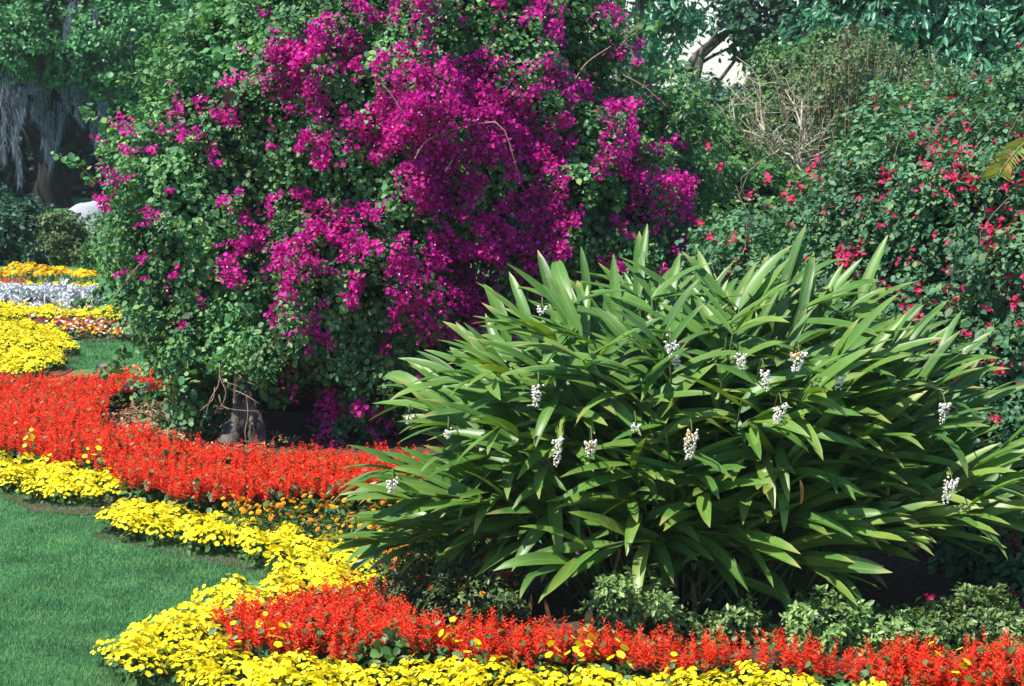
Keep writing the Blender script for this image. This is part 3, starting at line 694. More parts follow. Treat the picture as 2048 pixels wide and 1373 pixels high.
# ---- crimson bougainvillea hedge
H = [L_(1600, 590, 18.6, 1.0, 1.0, .85), L_(1800, 560, 17.2, 1.15, 1.1, 1.15), L_(2020, 520, 16.6, 1.1, 1.1, 1.2), L_(1470, 590, 19.6, .6, .8, .7), L_(1985, 850, 15.5, .85, .9, 1.0),
     L_(2030, 1080, 15.0, .6, .6, .62), L_(1850, 800, 16.4, 1, .9, 1.2), L_(1560, 820, 18.2, 1.3, 1, 1.2), L_(2120, 700, 15.6, .9, .9, 1.3), L_(1930, 370, 18.2, 1.3, 1.0, .9), L_(2150, 330, 18, 1.2, 1, 1.0), L_(1860, 1080, 15.3, .8, .6, .7), L_(1700, 1050, 15.8, .8, .6, .7), L_(2000, 1140, 14.2, .5, .45, .42), L_(2090, 1180, 13.7, .4, .4, .5)]
hd = empty('bougainvillea', tuple(G(1900, 1180, 0)), label='tall crimson flowering bougainvillea hedge behind the shell ginger', cat='bougainvillea')
hd.location.z = 0
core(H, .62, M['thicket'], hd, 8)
Pp, Nn = shell(H, 82000, disp=.12, dsize=.6, depth=.12, seed=21, gaps=.2, back=.25)
V, F, r = leaves(Pp, Nn, LEAF_OVATE, .053, .5, .45)
Pi, Ni = shell([(c, r_ * .8) for c, r_ in H], 24000, disp=.1, depth=.1, seed=22, back=.25)
Vi, Fi, ri = leaves(Pi, Ni, LEAF_OVATE, .085)
V, F, r = join([(V, F, r), (Vi, Fi, ri)])
o = obj('foliage', mesh('foliage', V, F, r), M['hedge_leaf'], hd); o['kind'] = 'stuff'
HF = """1709 534 18 32;1732 581 10 10;1670 508 9 8;1587 515 12 8;1823 530 13 8;1893 548 16 9;2024 486 16 22;2016 515 18 10;1856 672 16 17;1893 614 10 8;1947 692 6 8;1842 708 6 7;1923 756 24 13;1998 730 17 13;1998 581 15 11
2042 566 10 14;2035 596 13 8;1998 840 13 8;2034 883 9 6;2003 993 10 11;2032 991 8 7;2040 1186 17 17;2030 1210 10 8;1896 331 6 7;1925 319 11 7;1908 318 6 5;1971 324 8 5;1953 329 6 5;2032 333 9 7;2023 353 8 10;2014 359 6 6;1931 351 6 6
1940 362 10 8;1905 364 12 6;1931 375 6 6;1931 392 7 6;1949 388 6 5;1912 401 5 5;1975 412 8 8;2010 392 14 8;2021 418 8 6;2008 482 6 7;2005 495 14 8;2034 372 8 5;1846 287 5 6;1848 296 5 4;1799 283 4 4;1765 333 5 5;1785 307 4 4
1772 348 8 5;1769 371 6 4;1752 381 5 4;1745 393 5 5;1796 340 8 8;1787 327 4 4;1849 338 8 4;1877 356 7 4;1910 252 5 4;1940 270 5 4;1879 258 4 4;1680 325 8 5;1655 345 7 6;1650 385 10 8;1635 405 6 5;1590 400 5 5;1570 395 6 4;1500 390 5 4
1538 365 5 5;1456 505 8 6;1480 500 6 5;1760 470 8 6;1960 460 8 6;1870 590 8 8;1960 620 10 8;1920 650 8 6;2040 650 10 10;1900 700 7 7;1985 660 9 8;1400 440 7 6;1420 300 5 4;1440 330 5 4"""
print('red sprays', sprays(HF, H, hd, M['crimson'], 17, 2300, .042, 21, proud=.08, white=False))
# small scattered red bracts all over the hedge
Pp, Nn = shell(H, 900, disp=.12, dsize=.6, depth=.02, seed=21, back=.2)
Pp = Pp + Nn * .06
sel = Waves(77, .8)(Pp) > -.1; Pp, Nn = Pp[sel], Nn[sel]
Pp = np.repeat(Pp, 4, 0) + rng.normal(size=(len(Pp) * 4, 3)) * .025; Nn = np.repeat(Nn, 4, 0)
V, F, r = leaves(Pp, Nn, BRACT, .034, .4, .7, .1, .2)
o = obj('scattered_bracts', mesh('scattered_bracts', V, F, r), M['crimson'], hd); o['kind'] = 'stuff'
for _ in range(14):
    px, py = random.uniform(1450, 2040), random.uniform(320, 560); p, n_ = hit(H, px, py, 17)
    bough('shoot', [p, p + n_ * .1 + np.array([random.uniform(-.1, .1), -.05, .25]), p + n_ * .15 + np.array([random.uniform(-.25, .25), -.1, .5])], .006, .003, M['twig'], hd, 6, 4)

# ------------------------------------------------------------------ shell ginger
gc = G(1395, 1215, 0); GX, GY = gc[0], gc[1] + .25
gin = empty('shell_ginger', (GX, GY, 0), label='large clump of shell ginger with long arching green leaves', cat='shell ginger')
def ginger_leaf(droop, fold, wave, w=.095, n=7):
    V, F = [], []
    y, z, a = 0.0, 0.0, .12
    for i in range(n + 1):
        t = i / n
        ww = w * (math.sin(math.pi * min(1, t * .92 + .06) ** .85) ** .7) if 0 < i < n else (.012 if i == 0 else .002)
        f = fold * ww; wv = wave * math.sin(t * 9) * ww
        V += [(-ww, y, z + f + wv), (0, y, z), (ww, y, z + f - wv)]
        a -= droop / n * (0.5 + 1.2 * t); y += math.cos(a) / n; z += math.sin(a) / n
    for i in range(n):
        b = 3 * i
        F += [(b, b + 1, b + 4, b + 3), (b + 1, b + 2, b + 5, b + 4)]
    return np.array(V), np.array(F)
GT = [ginger_leaf(d, f, wv, w) for d, f, wv, w in ((.15, .45, .06, .070), (.3, .4, .08, .075), (.45, .35, .05, .08), (.6, .4, .08, .075), (.8, .35, .05, .08), (1.0, .35, .1, .085), (.25, .55, .03, .068), (1.3, .35, .06, .08))]
GM = []
def rib_attr(me, nv, k=24):
    t = np.tile(np.repeat(np.arange(8) / 7.0, 3), nv // k); m = np.tile(np.tile([0., 1., 0.], 8), nv // k)
    for nm, a in (('rib', m), ('tip', t)):
        at = me.attributes.new(nm, 'FLOAT', 'POINT'); at.data.foreach_set('value', a.astype(np.float32))
for V, F in GT:
    me = mesh('leaf', V, F, smooth=True); me.materials.append(M['ginger_leaf']); GM.append(me)
    rib_attr(me, len(V))
lf = []          # (variant, R, pos, scale)
canes = []
NC = 230
for c in range(NC):
    u = (c + .5) / NC
    th = math.radians(5 + 68 * u ** 1.0 + random.uniform(-6, 6))          # final lean
    ph = c * 2.39996 + random.uniform(-.25, .25)
    out = np.array([math.cos(ph), math.sin(ph) * .85, 0]); 
    br = .15 + .75 * math.sqrt(u)
    b = np.array([GX, GY, 0]) + out * br * np.array([1.0, .8, 0]) + np.array([random.uniform(-.08, .08), random.uniform(-.08, .08), 0])
    Lc = (1.98 - .42 * u ** 1.5) * random.uniform(.80, 1.08)
    if u > .6: Lc *= random.uniform(.6, 1.1)
    if c >= 178:                                                          # low outer canes that bow to the ground
        th = math.radians(random.uniform(72, 98)); Lc = random.uniform(1.2, 1.75); br = random.uniform(.5, .95)
        ph = random.choice((math.pi + random.uniform(-.2, .75), 2 * math.pi + random.uniform(-.75, .25), 2 * math.pi + random.uniform(-.6, .3))); out = np.array([math.cos(ph), math.sin(ph) * .85, 0])
    if out[1] < -.45 and u > .45 and c < 178:                                # the viewer's side stands a little steeper, its foot open and dark
        th *= .86; Lc *= 1.06
    n = 12; pts = [b]; 
    for i in range(n):
        t = (i + 1) / n; a = th * (.30 + .85 * t ** 1.3)
        pts.append(pts[-1] + (out * math.sin(a) + Z * math.cos(a)) * Lc / n)
    pts = np.array(pts); pts[:, 2] = np.maximum(pts[:, 2], .06)
    canes.append(tube(pts, np.linspace(.013, .006, len(pts)), 5))
    side = norm(np.cross(out, Z) * math.cos(random.uniform(-.9, .9)) + out * random.uniform(-.5, .5))
    nl = random.randint(10, 14)
    for k in range(nl):
        t0 = .52 if (out[1] < -.35 and c < 178) else .30; t = t0 + (1 - t0) * k / (nl - 1)
        i = min(int(t * n), n - 1); f = t * n - i
        p = pts[i] * (1 - f) + pts[i + 1] * f
        tg = norm(pts[i + 1] - pts[i])
        s = side * (1 if k % 2 else -1)
        spread = .85 * (1 - .55 * (k / nl)) 
        d = norm(tg * 1.0 + s * spread * .8 + out * .12 + np.array([random.uniform(-.18, .18) for _ in range(3)]) + Z * (.38 * (1 - u) + .12 - .55 * u * (1 - t)))
        nrm = Z * .75 + np.array([-.15, -.35, 0]) + s * -.2 + tg * -.3 + np.array([random.uniform(-.3, .3) for _ in range(3)])
        v = random.choices(range(8), [3.5, 4, 3.5, 2.2, 1.2 + u, .5 + 1.5 * u, 3.5, .1 + 1.2 * u])[0]
        ln = random.uniform(.48, .72) * (1 - .25 * abs(k / nl - .45))
        R = frames(nrm[None], d[None])[0]
        lf.append((v, R, p, ln, k))
    # leaf tuft at the tip
    for q in range(2):
        d = norm(pts[-1] - pts[-3] + np.array([random.uniform(-.25, .25) for _ in range(3)]) * .5); 
        lf.append((random.choice((0, 1, 6)), frames((Z + np.array([random.uniform(-.6, .6), random.uniform(-.6, .2), 0]))[None], (d + Z * .1)[None])[0], pts[-1], random.uniform(.36, .52), 9))
V, F, r = join([(v, f, np.zeros(len(v))) for v, f in canes])
o = obj('canes', mesh('canes', V, F, smooth=True), M['ginger_cane'], gin); o['kind'] = 'stuff'
# the 300 leaves nearest the viewer's side of the clump are parts, the rest one mass
def front(l):
    tip = l[2] + l[1][:, 1] * l[3]
    return (tip[1] - GY) * 1.0 - .35 * tip[2] - .25 * abs(tip[0] - GX)
lf.sort(key=front)
for v, R, p, ln, k in lf[:300]:
    o = bpy.data.objects.new('leaf', GM[v]); COL.objects.link(o); o.parent = gin
    m = Matrix([[*(R[i] * ln), p[i] - (GX, GY, 0)[i]] for i in range(3)] + [[0, 0, 0, 1]])
    o.matrix_local = m
acc = []
for v, R, p, ln, k in lf[300:]:
    V, F = scatter(GT[v], R[None], p[None], np.array([ln])); acc.append((V, F, np.full(len(V), random.random())))
V, F, r = join(acc)
o = obj('foliage', mesh('foliage', V, F, r, smooth=True), M['ginger_fol'], gin); rib_attr(o.data, len(V)); o['kind'] = 'stuff'
print('ginger leaves', len(lf))
# dry hanging leaves low in the clump
dmes = []
for V, F in (GT[5], GT[7], GT[3]):
    me = mesh('dry_leaf', V * np.array([.7, 1, 1]), F, smooth=True); me.materials.append(M['dry_leaf']); dmes.append(me)
for px, py, ln, Y in ((1385, 1165, .34, -.75), (1062, 1190, .3, -.7), (1240, 1090, .22, -.9), (1600, 960, .2, -1.3), (1128, 1215, .22, -.7), (1660, 1180, .2, -.8), (1215, 1035, .12, -1.1), (1500, 1180, .25, -.7), (1010, 1180, .3, -.6), (1090, 1200, .28, -.75)):
    p = P(px, py, GY + Y); d = norm(np.array([random.uniform(-.25, .25), -.1, -1.0]))
    R = frames(np.array([[random.uniform(-.5, .5), -1, 0]]), d[None])[0] * ln
    o = bpy.data.objects.new('dry_leaf', random.choice(dmes)); COL.objects.link(o); o.parent = gin
    o.matrix_local = Matrix([[*R[i], p[i] - (GX, GY, 0)[i]] for i in range(3)] + [[0, 0, 0, 1]])
    tag(o, 'dry brown hanging leaf')
# flower racemes
BUD = (np.array([[0, 0, 0], [-.3, .45, 0], [0, .45, .3], [.3, .45, 0], [0, .45, -.3], [0, 1, 0]]), np.array([[0, 2, 1, 1], [0, 3, 2, 2], [0, 4, 3, 3], [0, 1, 4, 4], [5, 1, 2, 2], [5, 2, 3, 3], [5, 3, 4, 4], [5, 4, 1, 1]])[:, :3])
GL = [(np.array([GX, GY, .95]), np.array([2.0, 1.55, 1.5]))]
for px, py, ln, wd in ((1343, 722, .16, 1.3), (1088, 797, .15, 1), (1125, 905, .17, .8), (1190, 897, .10, 1.3), (1383, 892, .17, 1.4), (1522, 770, .13, .7), (1590, 735, .12, 1.5), (1555, 833, .12, 1.2), (1883, 978, .15, 1.2), (1870, 832, .13, .9),
                       (785, 972, .09, 1.2), (1668, 772, .10, 1), (1478, 735, .09, 1), (840, 845, .06, .8), (915, 870, .06, .8), (1275, 858, .05, .8), (1095, 640, .05, .7)):
    p, n_ = hit(GL, px, py, GY - 1); p = p + n_ * .08
    n = int(80 * wd * ln / .15); u = rng.uniform(0, 1, n)
    an = rng.uniform(0, 6.28, n); rad = .024 * wd * (1 - .6 * u)
    dr = np.array([random.uniform(-.3, .3), -.1, -1]); 
    pos = p + np.array([0, 0, ln / 2]) + dr * (ln * u)[:, None] + np.stack([np.cos(an) * rad, np.sin(an) * rad, np.zeros(n)], 1)
    R = frames(rng.normal(size=(n, 3)), np.stack([np.cos(an) * .7, np.sin(an) * .7, np.full(n, -.6)], 1) + rng.normal(size=(n, 3)) * .2)
    V, F = scatter(BUD, R, pos, .026 * (1.15 - .5 * u))
    rr = np.repeat(np.clip(rng.uniform(0, .8, n) + (.35 if px in (1590, 1383, 1190) else 0) * (u < .5), 0, 1), 6)
    o = obj('flower_cluster', mesh('flower_cluster', V, F, rr), M['shell_flower'], gin); o['kind'] = 'stuff'
    st = p + np.array([0, 0, ln / 2])
    bough('flower_stalk', [st + np.array([0, .35, -.12]), st + np.array([0, .12, .05]), st], .006, .004, M['ginger_cane'], gin, 6, 5)

# ------------------------------------------------------------------ low shrubs in front of the ginger
def shrub(name, label, cat, lumps, n, T, size, mat, group=None, seed=1, twig=6, disp=.06, dsize=.25, depth=.05, k=.62, gaps=.3, flowers=0, fmat='crimson'):
    c0 = np.mean([l[0] for l in lumps], 0)
    e = empty(name, (c0[0], c0[1], 0), label=label, cat=cat, group=group)
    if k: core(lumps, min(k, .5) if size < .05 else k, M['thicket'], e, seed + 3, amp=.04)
    Pp, Nn = shell(lumps, n, disp=disp, dsize=dsize, depth=depth, seed=seed, gaps=gaps, back=.3)
    V, F, r = leaves(Pp, Nn, T, size, .5, .5, .0, .6)
    o = obj('foliage', mesh('foliage', V, F, r), M[mat], e); o['kind'] = 'stuff'
    for i in range(twig):
        c, r_ = lumps[i % len(lumps)]
        t = c + r_ * norm(rng.normal(size=3) + Z) * .75
        bough('stem', [np.array([c0[0] + random.uniform(-.1, .1), c0[1] + random.uniform(-.08, .08), 0]), (t + np.array([c0[0], c0[1], 0])) / 2 + np.array([0, 0, .03]), t], .012, .004, M['bark'], e, 6, 5)
    for i in range(flowers):
        j = random.randrange(len(Pp)); m = 7
        pp = Pp[j] + Nn[j] * .05 + rng.normal(size=(m, 3)) * .015
        V, F, r = leaves(pp, np.tile(Nn[j], (m, 1)), BRACT, .035, .4, .8, 0, .3)
        obj('blossom', mesh('blossom', V, F, r), M[fmat], e)
    return e
AY = 12.35
shrub('azalea_shrub', 'grey-green azalea shrub, tallest of the low ones below the ginger, with layered sprigs', 'azalea', [L_(1250, 1220, AY, .27, .22, .19), L_(1290, 1200, AY - .05, .19, .18, .15), L_(1200, 1240, AY, .15, .15, .14), L_(1345, 1240, AY, .13, .15, .12), L_(1260, 1290, AY, .3, .22, .14)], 5780, LEAF_NARROW, .042, 'azalea_leaf', 'azaleas below the ginger', 31)
shrub('azalea_shrub', 'small grey-green azalea shrub with a thin open top beside the layered one', 'azalea', [L_(1480, 1260, AY - .05, .15, .16, .13), L_(1420, 1275, AY, .15, .15, .10), L_(1480, 1300, AY, .2, .18, .12)], 2890, LEAF_NARROW, .042, 'azalea_leaf', 'azaleas below the ginger', 32)
shrub('azalea_shrub', 'rounded dense azalea shrub dotted with reddish tips below the ginger', 'azalea', [L_(1650, 1250, AY - .1, .24, .2, .15), L_(1610, 1285, AY - .1, .18, .18, .14), L_(1690, 1290, AY - .1, .2, .18, .14)], 5100, LEAF_NARROW, .042, 'azalea_leaf', 'azaleas below the ginger', 33, flowers=3)
shrub('azalea_shrub', 'loose azalea shrub with a pink blossom between rounded and hedge-side ones', 'azalea', [L_(1800, 1265, AY - .15, .16, .16, .14), L_(1850, 1250, AY - .15, .13, .15, .13), L_(1790, 1310, AY - .15, .22, .18, .12)], 3740, LEAF_NARROW, .042, 'azalea_leaf', 'azaleas below the ginger', 34, flowers=3)
shrub('azalea_shrub', 'broad azalea shrub standing against the foot of the crimson hedge', 'azalea', [L_(1940, 1260, AY - .1, .2, .2, .19), L_(2020, 1255, AY - .1, .22, .2, .17), L_(1980, 1310, AY - .2, .3, .2, .14), L_(1900, 1310, AY - .2, .2, .18, .1)], 6120, LEAF_NARROW, .042, 'azalea_leaf', 'azaleas below the ginger', 35)
shrub('low_shrub', 'fine-leaved olive shrub with orange-red flowers under the ginger leaf tips', 'shrub', [L_(880, 1200, 12.75, .24, .2, .2), L_(960, 1190, 12.8, .24, .2, .2), L_(820, 1190, 12.9, .2, .2, .17), L_(1010, 1215, 12.8, .2, .2, .15), L_(880, 1140, 13.1, .26, .22, .16), L_(960, 1120, 13.2, .22, .2, .14)], 11000, LEAF_NARROW, .034, 'fine_leaf', None, 36, flowers=40, fmat='salvia', depth=.09, k=.35)

# sprinkler riser standing in the ginger
p = P(1491, 640, GY - .05)
sp = empty('sprinkler_riser', (p[0], p[1], 0), label='black upright sprinkler pipe with a pale head rising through the ginger', cat='sprinkler')
zt = P(1491, 612, GY - .05)[2]
bough('pipe', [np.array([p[0], p[1], 0]), np.array([p[0] + .01, p[1], 1.0]), np.array([p[0], p[1], zt])], .017, .017, M['black'], sp, 6, 10)
bough('collar', [np.array([p[0], p[1], zt - .02]), np.array([p[0], p[1], zt + .03])], .026, .024, M['black'], sp, 4, 10)
bough('nozzle', [np.array([p[0], p[1], zt + .02]), np.array([p[0], p[1], zt + .05]), np.array([p[0] + .01, p[1] - .01, zt + .08])], .016, .022, M['grey_metal'], sp, 5, 8)

# plant label on its post, by the chips
s0 = G(277, 828, 0)
sg = empty('plant_sign', tuple(s0), label='small tilted plant label panel on a black post by the wood chips', cat='sign')
def box(name, c, sx, sy, sz, mat, parent, rx=0, rz=0):
    import bmesh
    bm = bmesh.new(); bmesh.ops.create_cube(bm, size=1)
    bmesh.ops.scale(bm, vec=(sx, sy, sz), verts=bm.verts); bmesh.ops.bevel(bm, geom=bm.edges[:], offset=min(sx, sy, sz) * .2, segments=2, affect='EDGES')
    bmesh.ops.rotate(bm, matrix=Matrix.Rotation(rz, 3, 'Z') @ Matrix.Rotation(rx, 3, 'X'), verts=bm.verts); bmesh.ops.translate(bm, vec=c, verts=bm.verts)
    me = bpy.data.meshes.new(name); bm.to_mesh(me); bm.free()
    return obj(name, me, mat, parent)
hp = .30
box('post', (s0[0], s0[1], hp / 2), .040, .040, hp, M['black'], sg)
box('panel', (s0[0], s0[1], hp + .012), .30, .12, .010, M['black'], sg, math.radians(14), math.radians(-12))
box('foot', (s0[0], s0[1], .01), .09, .09, .02, M['black'], sg)
for px, py, h, lab in ((240, 803, .13, 'short dark irrigation stake with coiled tube behind the wood chips'), (219, 832, .06, 'low dark irrigation stub at the edge of the salvia')):
    q = G(px, py, 0); e = empty('irrigation_stake', tuple(q), label=lab, cat='stake')
    bough('rod', [q, q + Z * h], .013, .011, M['black'], e, 4, 8)
    bough('cap', [q + Z * (h - .012), q + Z * (h + .012)], .02, .018, M['grey_metal'], e, 4, 8)
    if h > .1:
        t = np.linspace(0, 6 * math.pi, 40); c = q + np.stack([.02 * np.cos(t), .02 * np.sin(t), .02 + .09 * t / t[-1]], 1)
        V, F = tube(c, .004, 5); obj('coil', mesh('coil', V, F, smooth=True), M['grey_metal'], e)

# timber end showing through the bougainvillea
tp = P(472, 196, 19.55)
ts = empty('timber_support', (tp[0], tp[1] + .4, 0), label='dark brown timber support end showing through the upper bougainvillea', cat='timber post')
box('beam_end', (tp[0], tp[1], tp[2]), .20, .5, .20, M['timber'], ts)
box('post', (tp[0], tp[1] + .4, (tp[2] + .1) / 2), .14, .14, tp[2] + .1, M['timber'], ts)

# ------------------------------------------------------------------ background trees and shrubs
def tree(name, label, cat, base, lumps, n, T, size, mat, trunk=(.25, .12), bark='bark', group=None, seed=1, k=.55, disp=.2, dsize=1.2, depth=.2, gaps=.35, gsize=.9, limbs=8, trunk_top=None, up=.4, rand=.55, down=.35, out=.3, back=.4, zmin=.04):
    e = empty(name, (base[0], base[1], 0), label=label, cat=cat, group=group)
    cs = np.array([l[0] for l in lumps]); mid = cs.mean(0)
    top = trunk_top if trunk_top is not None else np.array([mid[0], mid[1], max(1.0, cs[:, 2].min())])
    b0 = np.array([base[0], base[1], -.05])
    tk = curve_pts([b0, b0 * .55 + top * .45 + rng.normal(size=3) * np.array([.1, .1, 0]), top], 10)
    V, F = tube(tk, np.linspace(trunk[0], trunk[1], len(tk)), 10, .05); V[:10, :2] += (V[:10, :2] - b0[:2]) * .35
    obj('trunk', mesh('trunk', V, F, smooth=True), M[bark], e)
    for i in range(min(limbs, len(lumps))):
        c, r_ = lumps[i]; s = tk[random.randint(5, len(tk) - 1)]
        bough('limb', [s, (s + c) / 2 + rng.normal(size=3) * .25, c + r_ * .3 * rng.normal(size=3)], trunk[1] * .75, trunk[1] * .2, M[bark], e, 9, 6, .04)
    if k: core(lumps, k, M['thicket'], e, seed + 5, 'inner_crown', amp=.15)
    Pp, Nn = shell(lumps, n, disp=disp, dsize=dsize, depth=depth, seed=seed, gaps=gaps, gsize=gsize, back=back, zmin=zmin)
    V, F, r = leaves(Pp, Nn, T, size, up, rand, down, out)
    o = obj('crown', mesh('crown', V, F, r), M[mat], e); o['kind'] = 'stuff'
    return e

# live oak hung with moss
ob = G(100, 415, 0)
oak_l = [L_(60, 40, 50.5, 1.5, 1.1, .8), L_(230, 70, 50, 1.4, 1.1, .75), L_(330, 140, 49.8, 1.0, 1.0, .65), L_(420, 40, 50, 1.6, 1.2, .9), L_(-60, 110, 50.2, 1.1, 1.0, .7), L_(120, 120, 49.6, .9, .9, .5), L_(190, 175, 49.8, .7, .8, .4), L_(520, 110, 51, 1.2, 1.1, .9),
         L_(250, -70, 51, 2.0, 1.5, 1.0), L_(30, -80, 51, 2.0, 1.5, 1.0), L_(460, -80, 51, 2.0, 1.5, 1.0), L_(30, 95, 49.2, .6, .4, .3), L_(95, 100, 49.0, .55, .4, .28), L_(165, 140, 49, .5, .4, .28), L_(215, 150, 49, .5, .4, .25), L_(280, 180, 49.2, .6, .6, .4), L_(20, 40, 49.0, .8, .5, .4), L_(310, 60, 49, .8, .6, .5)]
oak_up = [L_(100, -140, 57, 5.5, 4.0, 1.6), L_(420, -140, 58, 5.5, 4, 1.7), L_(-250, -60, 57, 5, 4, 2.0), L_(250, -40, 62, 6, 4, 2.2), L_(-50, 0, 61, 5, 4, 2.0)]
oak = tree('live_oak_tree', 'dark live oak hung with grey moss behind the far hedge', 'oak tree', ob, oak_l, 52000, LEAF_OVATE, .10, 'oak_leaf', (.55, .40), 'oakbark_shaded', None, 41, 0, .2, .9, .16, .5, .8, 14, trunk_top=P(120, 120, 54))
Pp, Nn = shell(oak_up, 13000, disp=.4, dsize=2.0, depth=.4, seed=43, back=1.0)
V, F, r = leaves(Pp, Nn, LEAF_OVATE, .42)
o = obj('upper_crown', mesh('upper_crown', V, F, r), M['oak_leaf'], oak); o['kind'] = 'stuff'
bough('limb', [P(100, 330, 54), P(150, 290, 53.6), P(230, 230, 53)], .22, .1, M['oakbark_shaded'], oak, 8, 8, .05)
bough('limb', [P(95, 320, 54), P(40, 250, 53.6), P(-40, 180, 53)], .22, .1, M['oakbark_shaded'], oak, 8, 8, .05)
STR = (np.array([[-.5, 0, 0], [.5, 0, 0], [.35, -.5, .0], [-.4, -.5, .0], [.05, -1, 0], [-.08, -1, 0]]), np.array([[0, 3, 2, 1], [3, 5, 4, 2]]))
for px, y0, y1, w in ((25, 120, 320, 26), (8, 150, 345, 22), (85, 125, 345, 30), (70, 130, 250, 20), (150, 150, 240, 20), (160, 170, 260, 14), (120, 200, 300, 14), (215, 160, 290, 20), (205, 200, 250, 18), (145, 0, 80, 14), (165, 50, 110, 16), (190, 10, 90, 10),
                       (135, 20, 120, 12), (45, 170, 260, 14), (100, 220, 350, 16), (240, 70, 120, 16), (265, 60, 110, 12), (60, 175, 190, 40), (180, 180, 300, 14), (130, 160, 230, 12), (30, 250, 385, 14), (195, 230, 300, 10)):
    Y = 49.3 + random.uniform(-.4, .5); n = int(170 * w / 16); sc = Y / F_PX
    ln = (y1 - y0) * sc; t0 = P(px, y0, Y)
    u = rng.uniform(0, 1, n); xo = np.clip(rng.normal(size=n), -1.8, 1.8) * w * .40 * sc * (1 - .85 * u ** .8) + .10 * np.sin(u * 4 + px) * u
    pos = t0 + np.stack([xo, rng.normal(size=n) * .12, -ln * u * .85], 1)
    hgt = np.minimum(ln * .3, rng.uniform(.12, .5, n)) * (1.1 - .4 * u)
    R = np.stack([np.tile([1.0, 0, 0], (n, 1)), np.tile([0, 0, 1.0], (n, 1)), np.tile([0, -1.0, 0], (n, 1))], 2)
    yaw = rng.uniform(-1.2, 1.2, n); cc, ss = np.cos(yaw), np.sin(yaw)
    R[:, 0, 0], R[:, 1, 0] = cc, ss; R[:, 0, 2], R[:, 1, 2] = ss, -cc; R[:, 0, 1] = rng.normal(size=n) * .16; R[:, 1, 1] = rng.normal(size=n) * .16
    V, F = scatter(STR, R, pos, np.stack([rng.uniform(.006, .024, n), hgt, np.ones(n)], 1))
    obj('moss_festoon', mesh('moss_festoon', V, F, np.repeat(rng.uniform(0, 1, n), 6)), M['moss'], oak, kind='stuff')

# woodland behind
def broad(px, py, Y, s, n, mat, name, label, group, seed, hgt=3.0, size=.26, gaps=.2):
    c = P(px, py, Y)
    lumps = [(c + np.array([rng.normal() * s * .6, rng.normal() * s * .4, rng.normal() * hgt * .45]), np.array([s * rng.uniform(.6, .9), s * rng.uniform(.6, .9), hgt * rng.uniform(.45, .7)])) for _ in range(6)]
    return tree(name, label, 'tree', (c[0], c[1]), lumps, n, LEAF_OVATE, size, mat, (.3, .15), 'bark', group, seed, .6, .3, 1.5, .3, gaps, 1.0, 5)
for i, (px, py, Y) in enumerate(((-40, 330, 66), (150, 320, 68), (330, 330, 67), (-30, 120, 72), (160, 90, 73), (380, 100, 72), (560, 150, 71))):
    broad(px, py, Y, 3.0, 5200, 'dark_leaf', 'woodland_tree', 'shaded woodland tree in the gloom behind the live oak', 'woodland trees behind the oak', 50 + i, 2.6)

# undergrowth in the oak's shade
for i, (px, py, Y) in enumerate(((-30, 370, 60), (60, 360, 61), (160, 365, 60), (250, 360, 61), (340, 360, 60), (110, 330, 64), (220, 320, 64), (0, 325, 64))):
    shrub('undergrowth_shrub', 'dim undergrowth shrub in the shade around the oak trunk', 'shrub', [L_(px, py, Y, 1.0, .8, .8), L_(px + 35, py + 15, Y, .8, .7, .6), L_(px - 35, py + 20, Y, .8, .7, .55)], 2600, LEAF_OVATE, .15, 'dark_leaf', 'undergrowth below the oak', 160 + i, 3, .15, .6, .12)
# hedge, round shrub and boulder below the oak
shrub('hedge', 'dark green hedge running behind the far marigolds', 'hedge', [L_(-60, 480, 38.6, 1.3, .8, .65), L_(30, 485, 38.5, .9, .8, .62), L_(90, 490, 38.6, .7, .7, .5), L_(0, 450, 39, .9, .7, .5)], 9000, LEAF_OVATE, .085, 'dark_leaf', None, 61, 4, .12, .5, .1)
shrub('round_shrub', 'olive green rounded shrub beside the dark hedge', 'shrub', [L_(128, 480, 38.2, .52, .5, .56), L_(150, 500, 38.2, .45, .5, .4), L_(110, 505, 38.3, .4, .5, .4)], 5500, LEAF_OVATE, .06, 'olive_leaf', None, 62, 4, .08, .4, .08)
shrub('leafy_shrub', 'bright green leafy shrub tucked under the bougainvillea by the boulder', 'shrub', [L_(230, 480, 37, .42, .5, .42), L_(205, 512, 36.8, .4, .45, .32), L_(240, 520, 37, .5, .5, .45)], 4200, LEAF_OVATE, .07, 'bright_leaf', None, 63, 4, .08, .4, .08)
bc = P(188, 440, 42)
o = None
import bmesh
bm = bmesh.new(); bmesh.ops.create_icosphere(bm, subdivisions=4, radius=1)
Wb = Waves(9, .9); Wc = Waves(10, .25)
for v in bm.verts:
    q = np.array(v.co[:]); d = 1 + .05 * Wb(q[None])[0] + .012 * Wc(q[None])[0]
    v.co = Vector(q * d * np.array([.72, .6, 1.04]))
    if v.co.z < -.02: v.co.z = -.02
me = bpy.data.meshes.new('boulder'); bm.to_mesh(me); bm.free(); me.polygons.foreach_set('use_smooth', np.ones(len(me.polygons), bool))
o = obj('boulder', me, M['boulder'], loc=(bc[0], bc[1], 0)); tag(o, 'pale smooth domed boulder behind the rounded olive shrub', 'boulder')

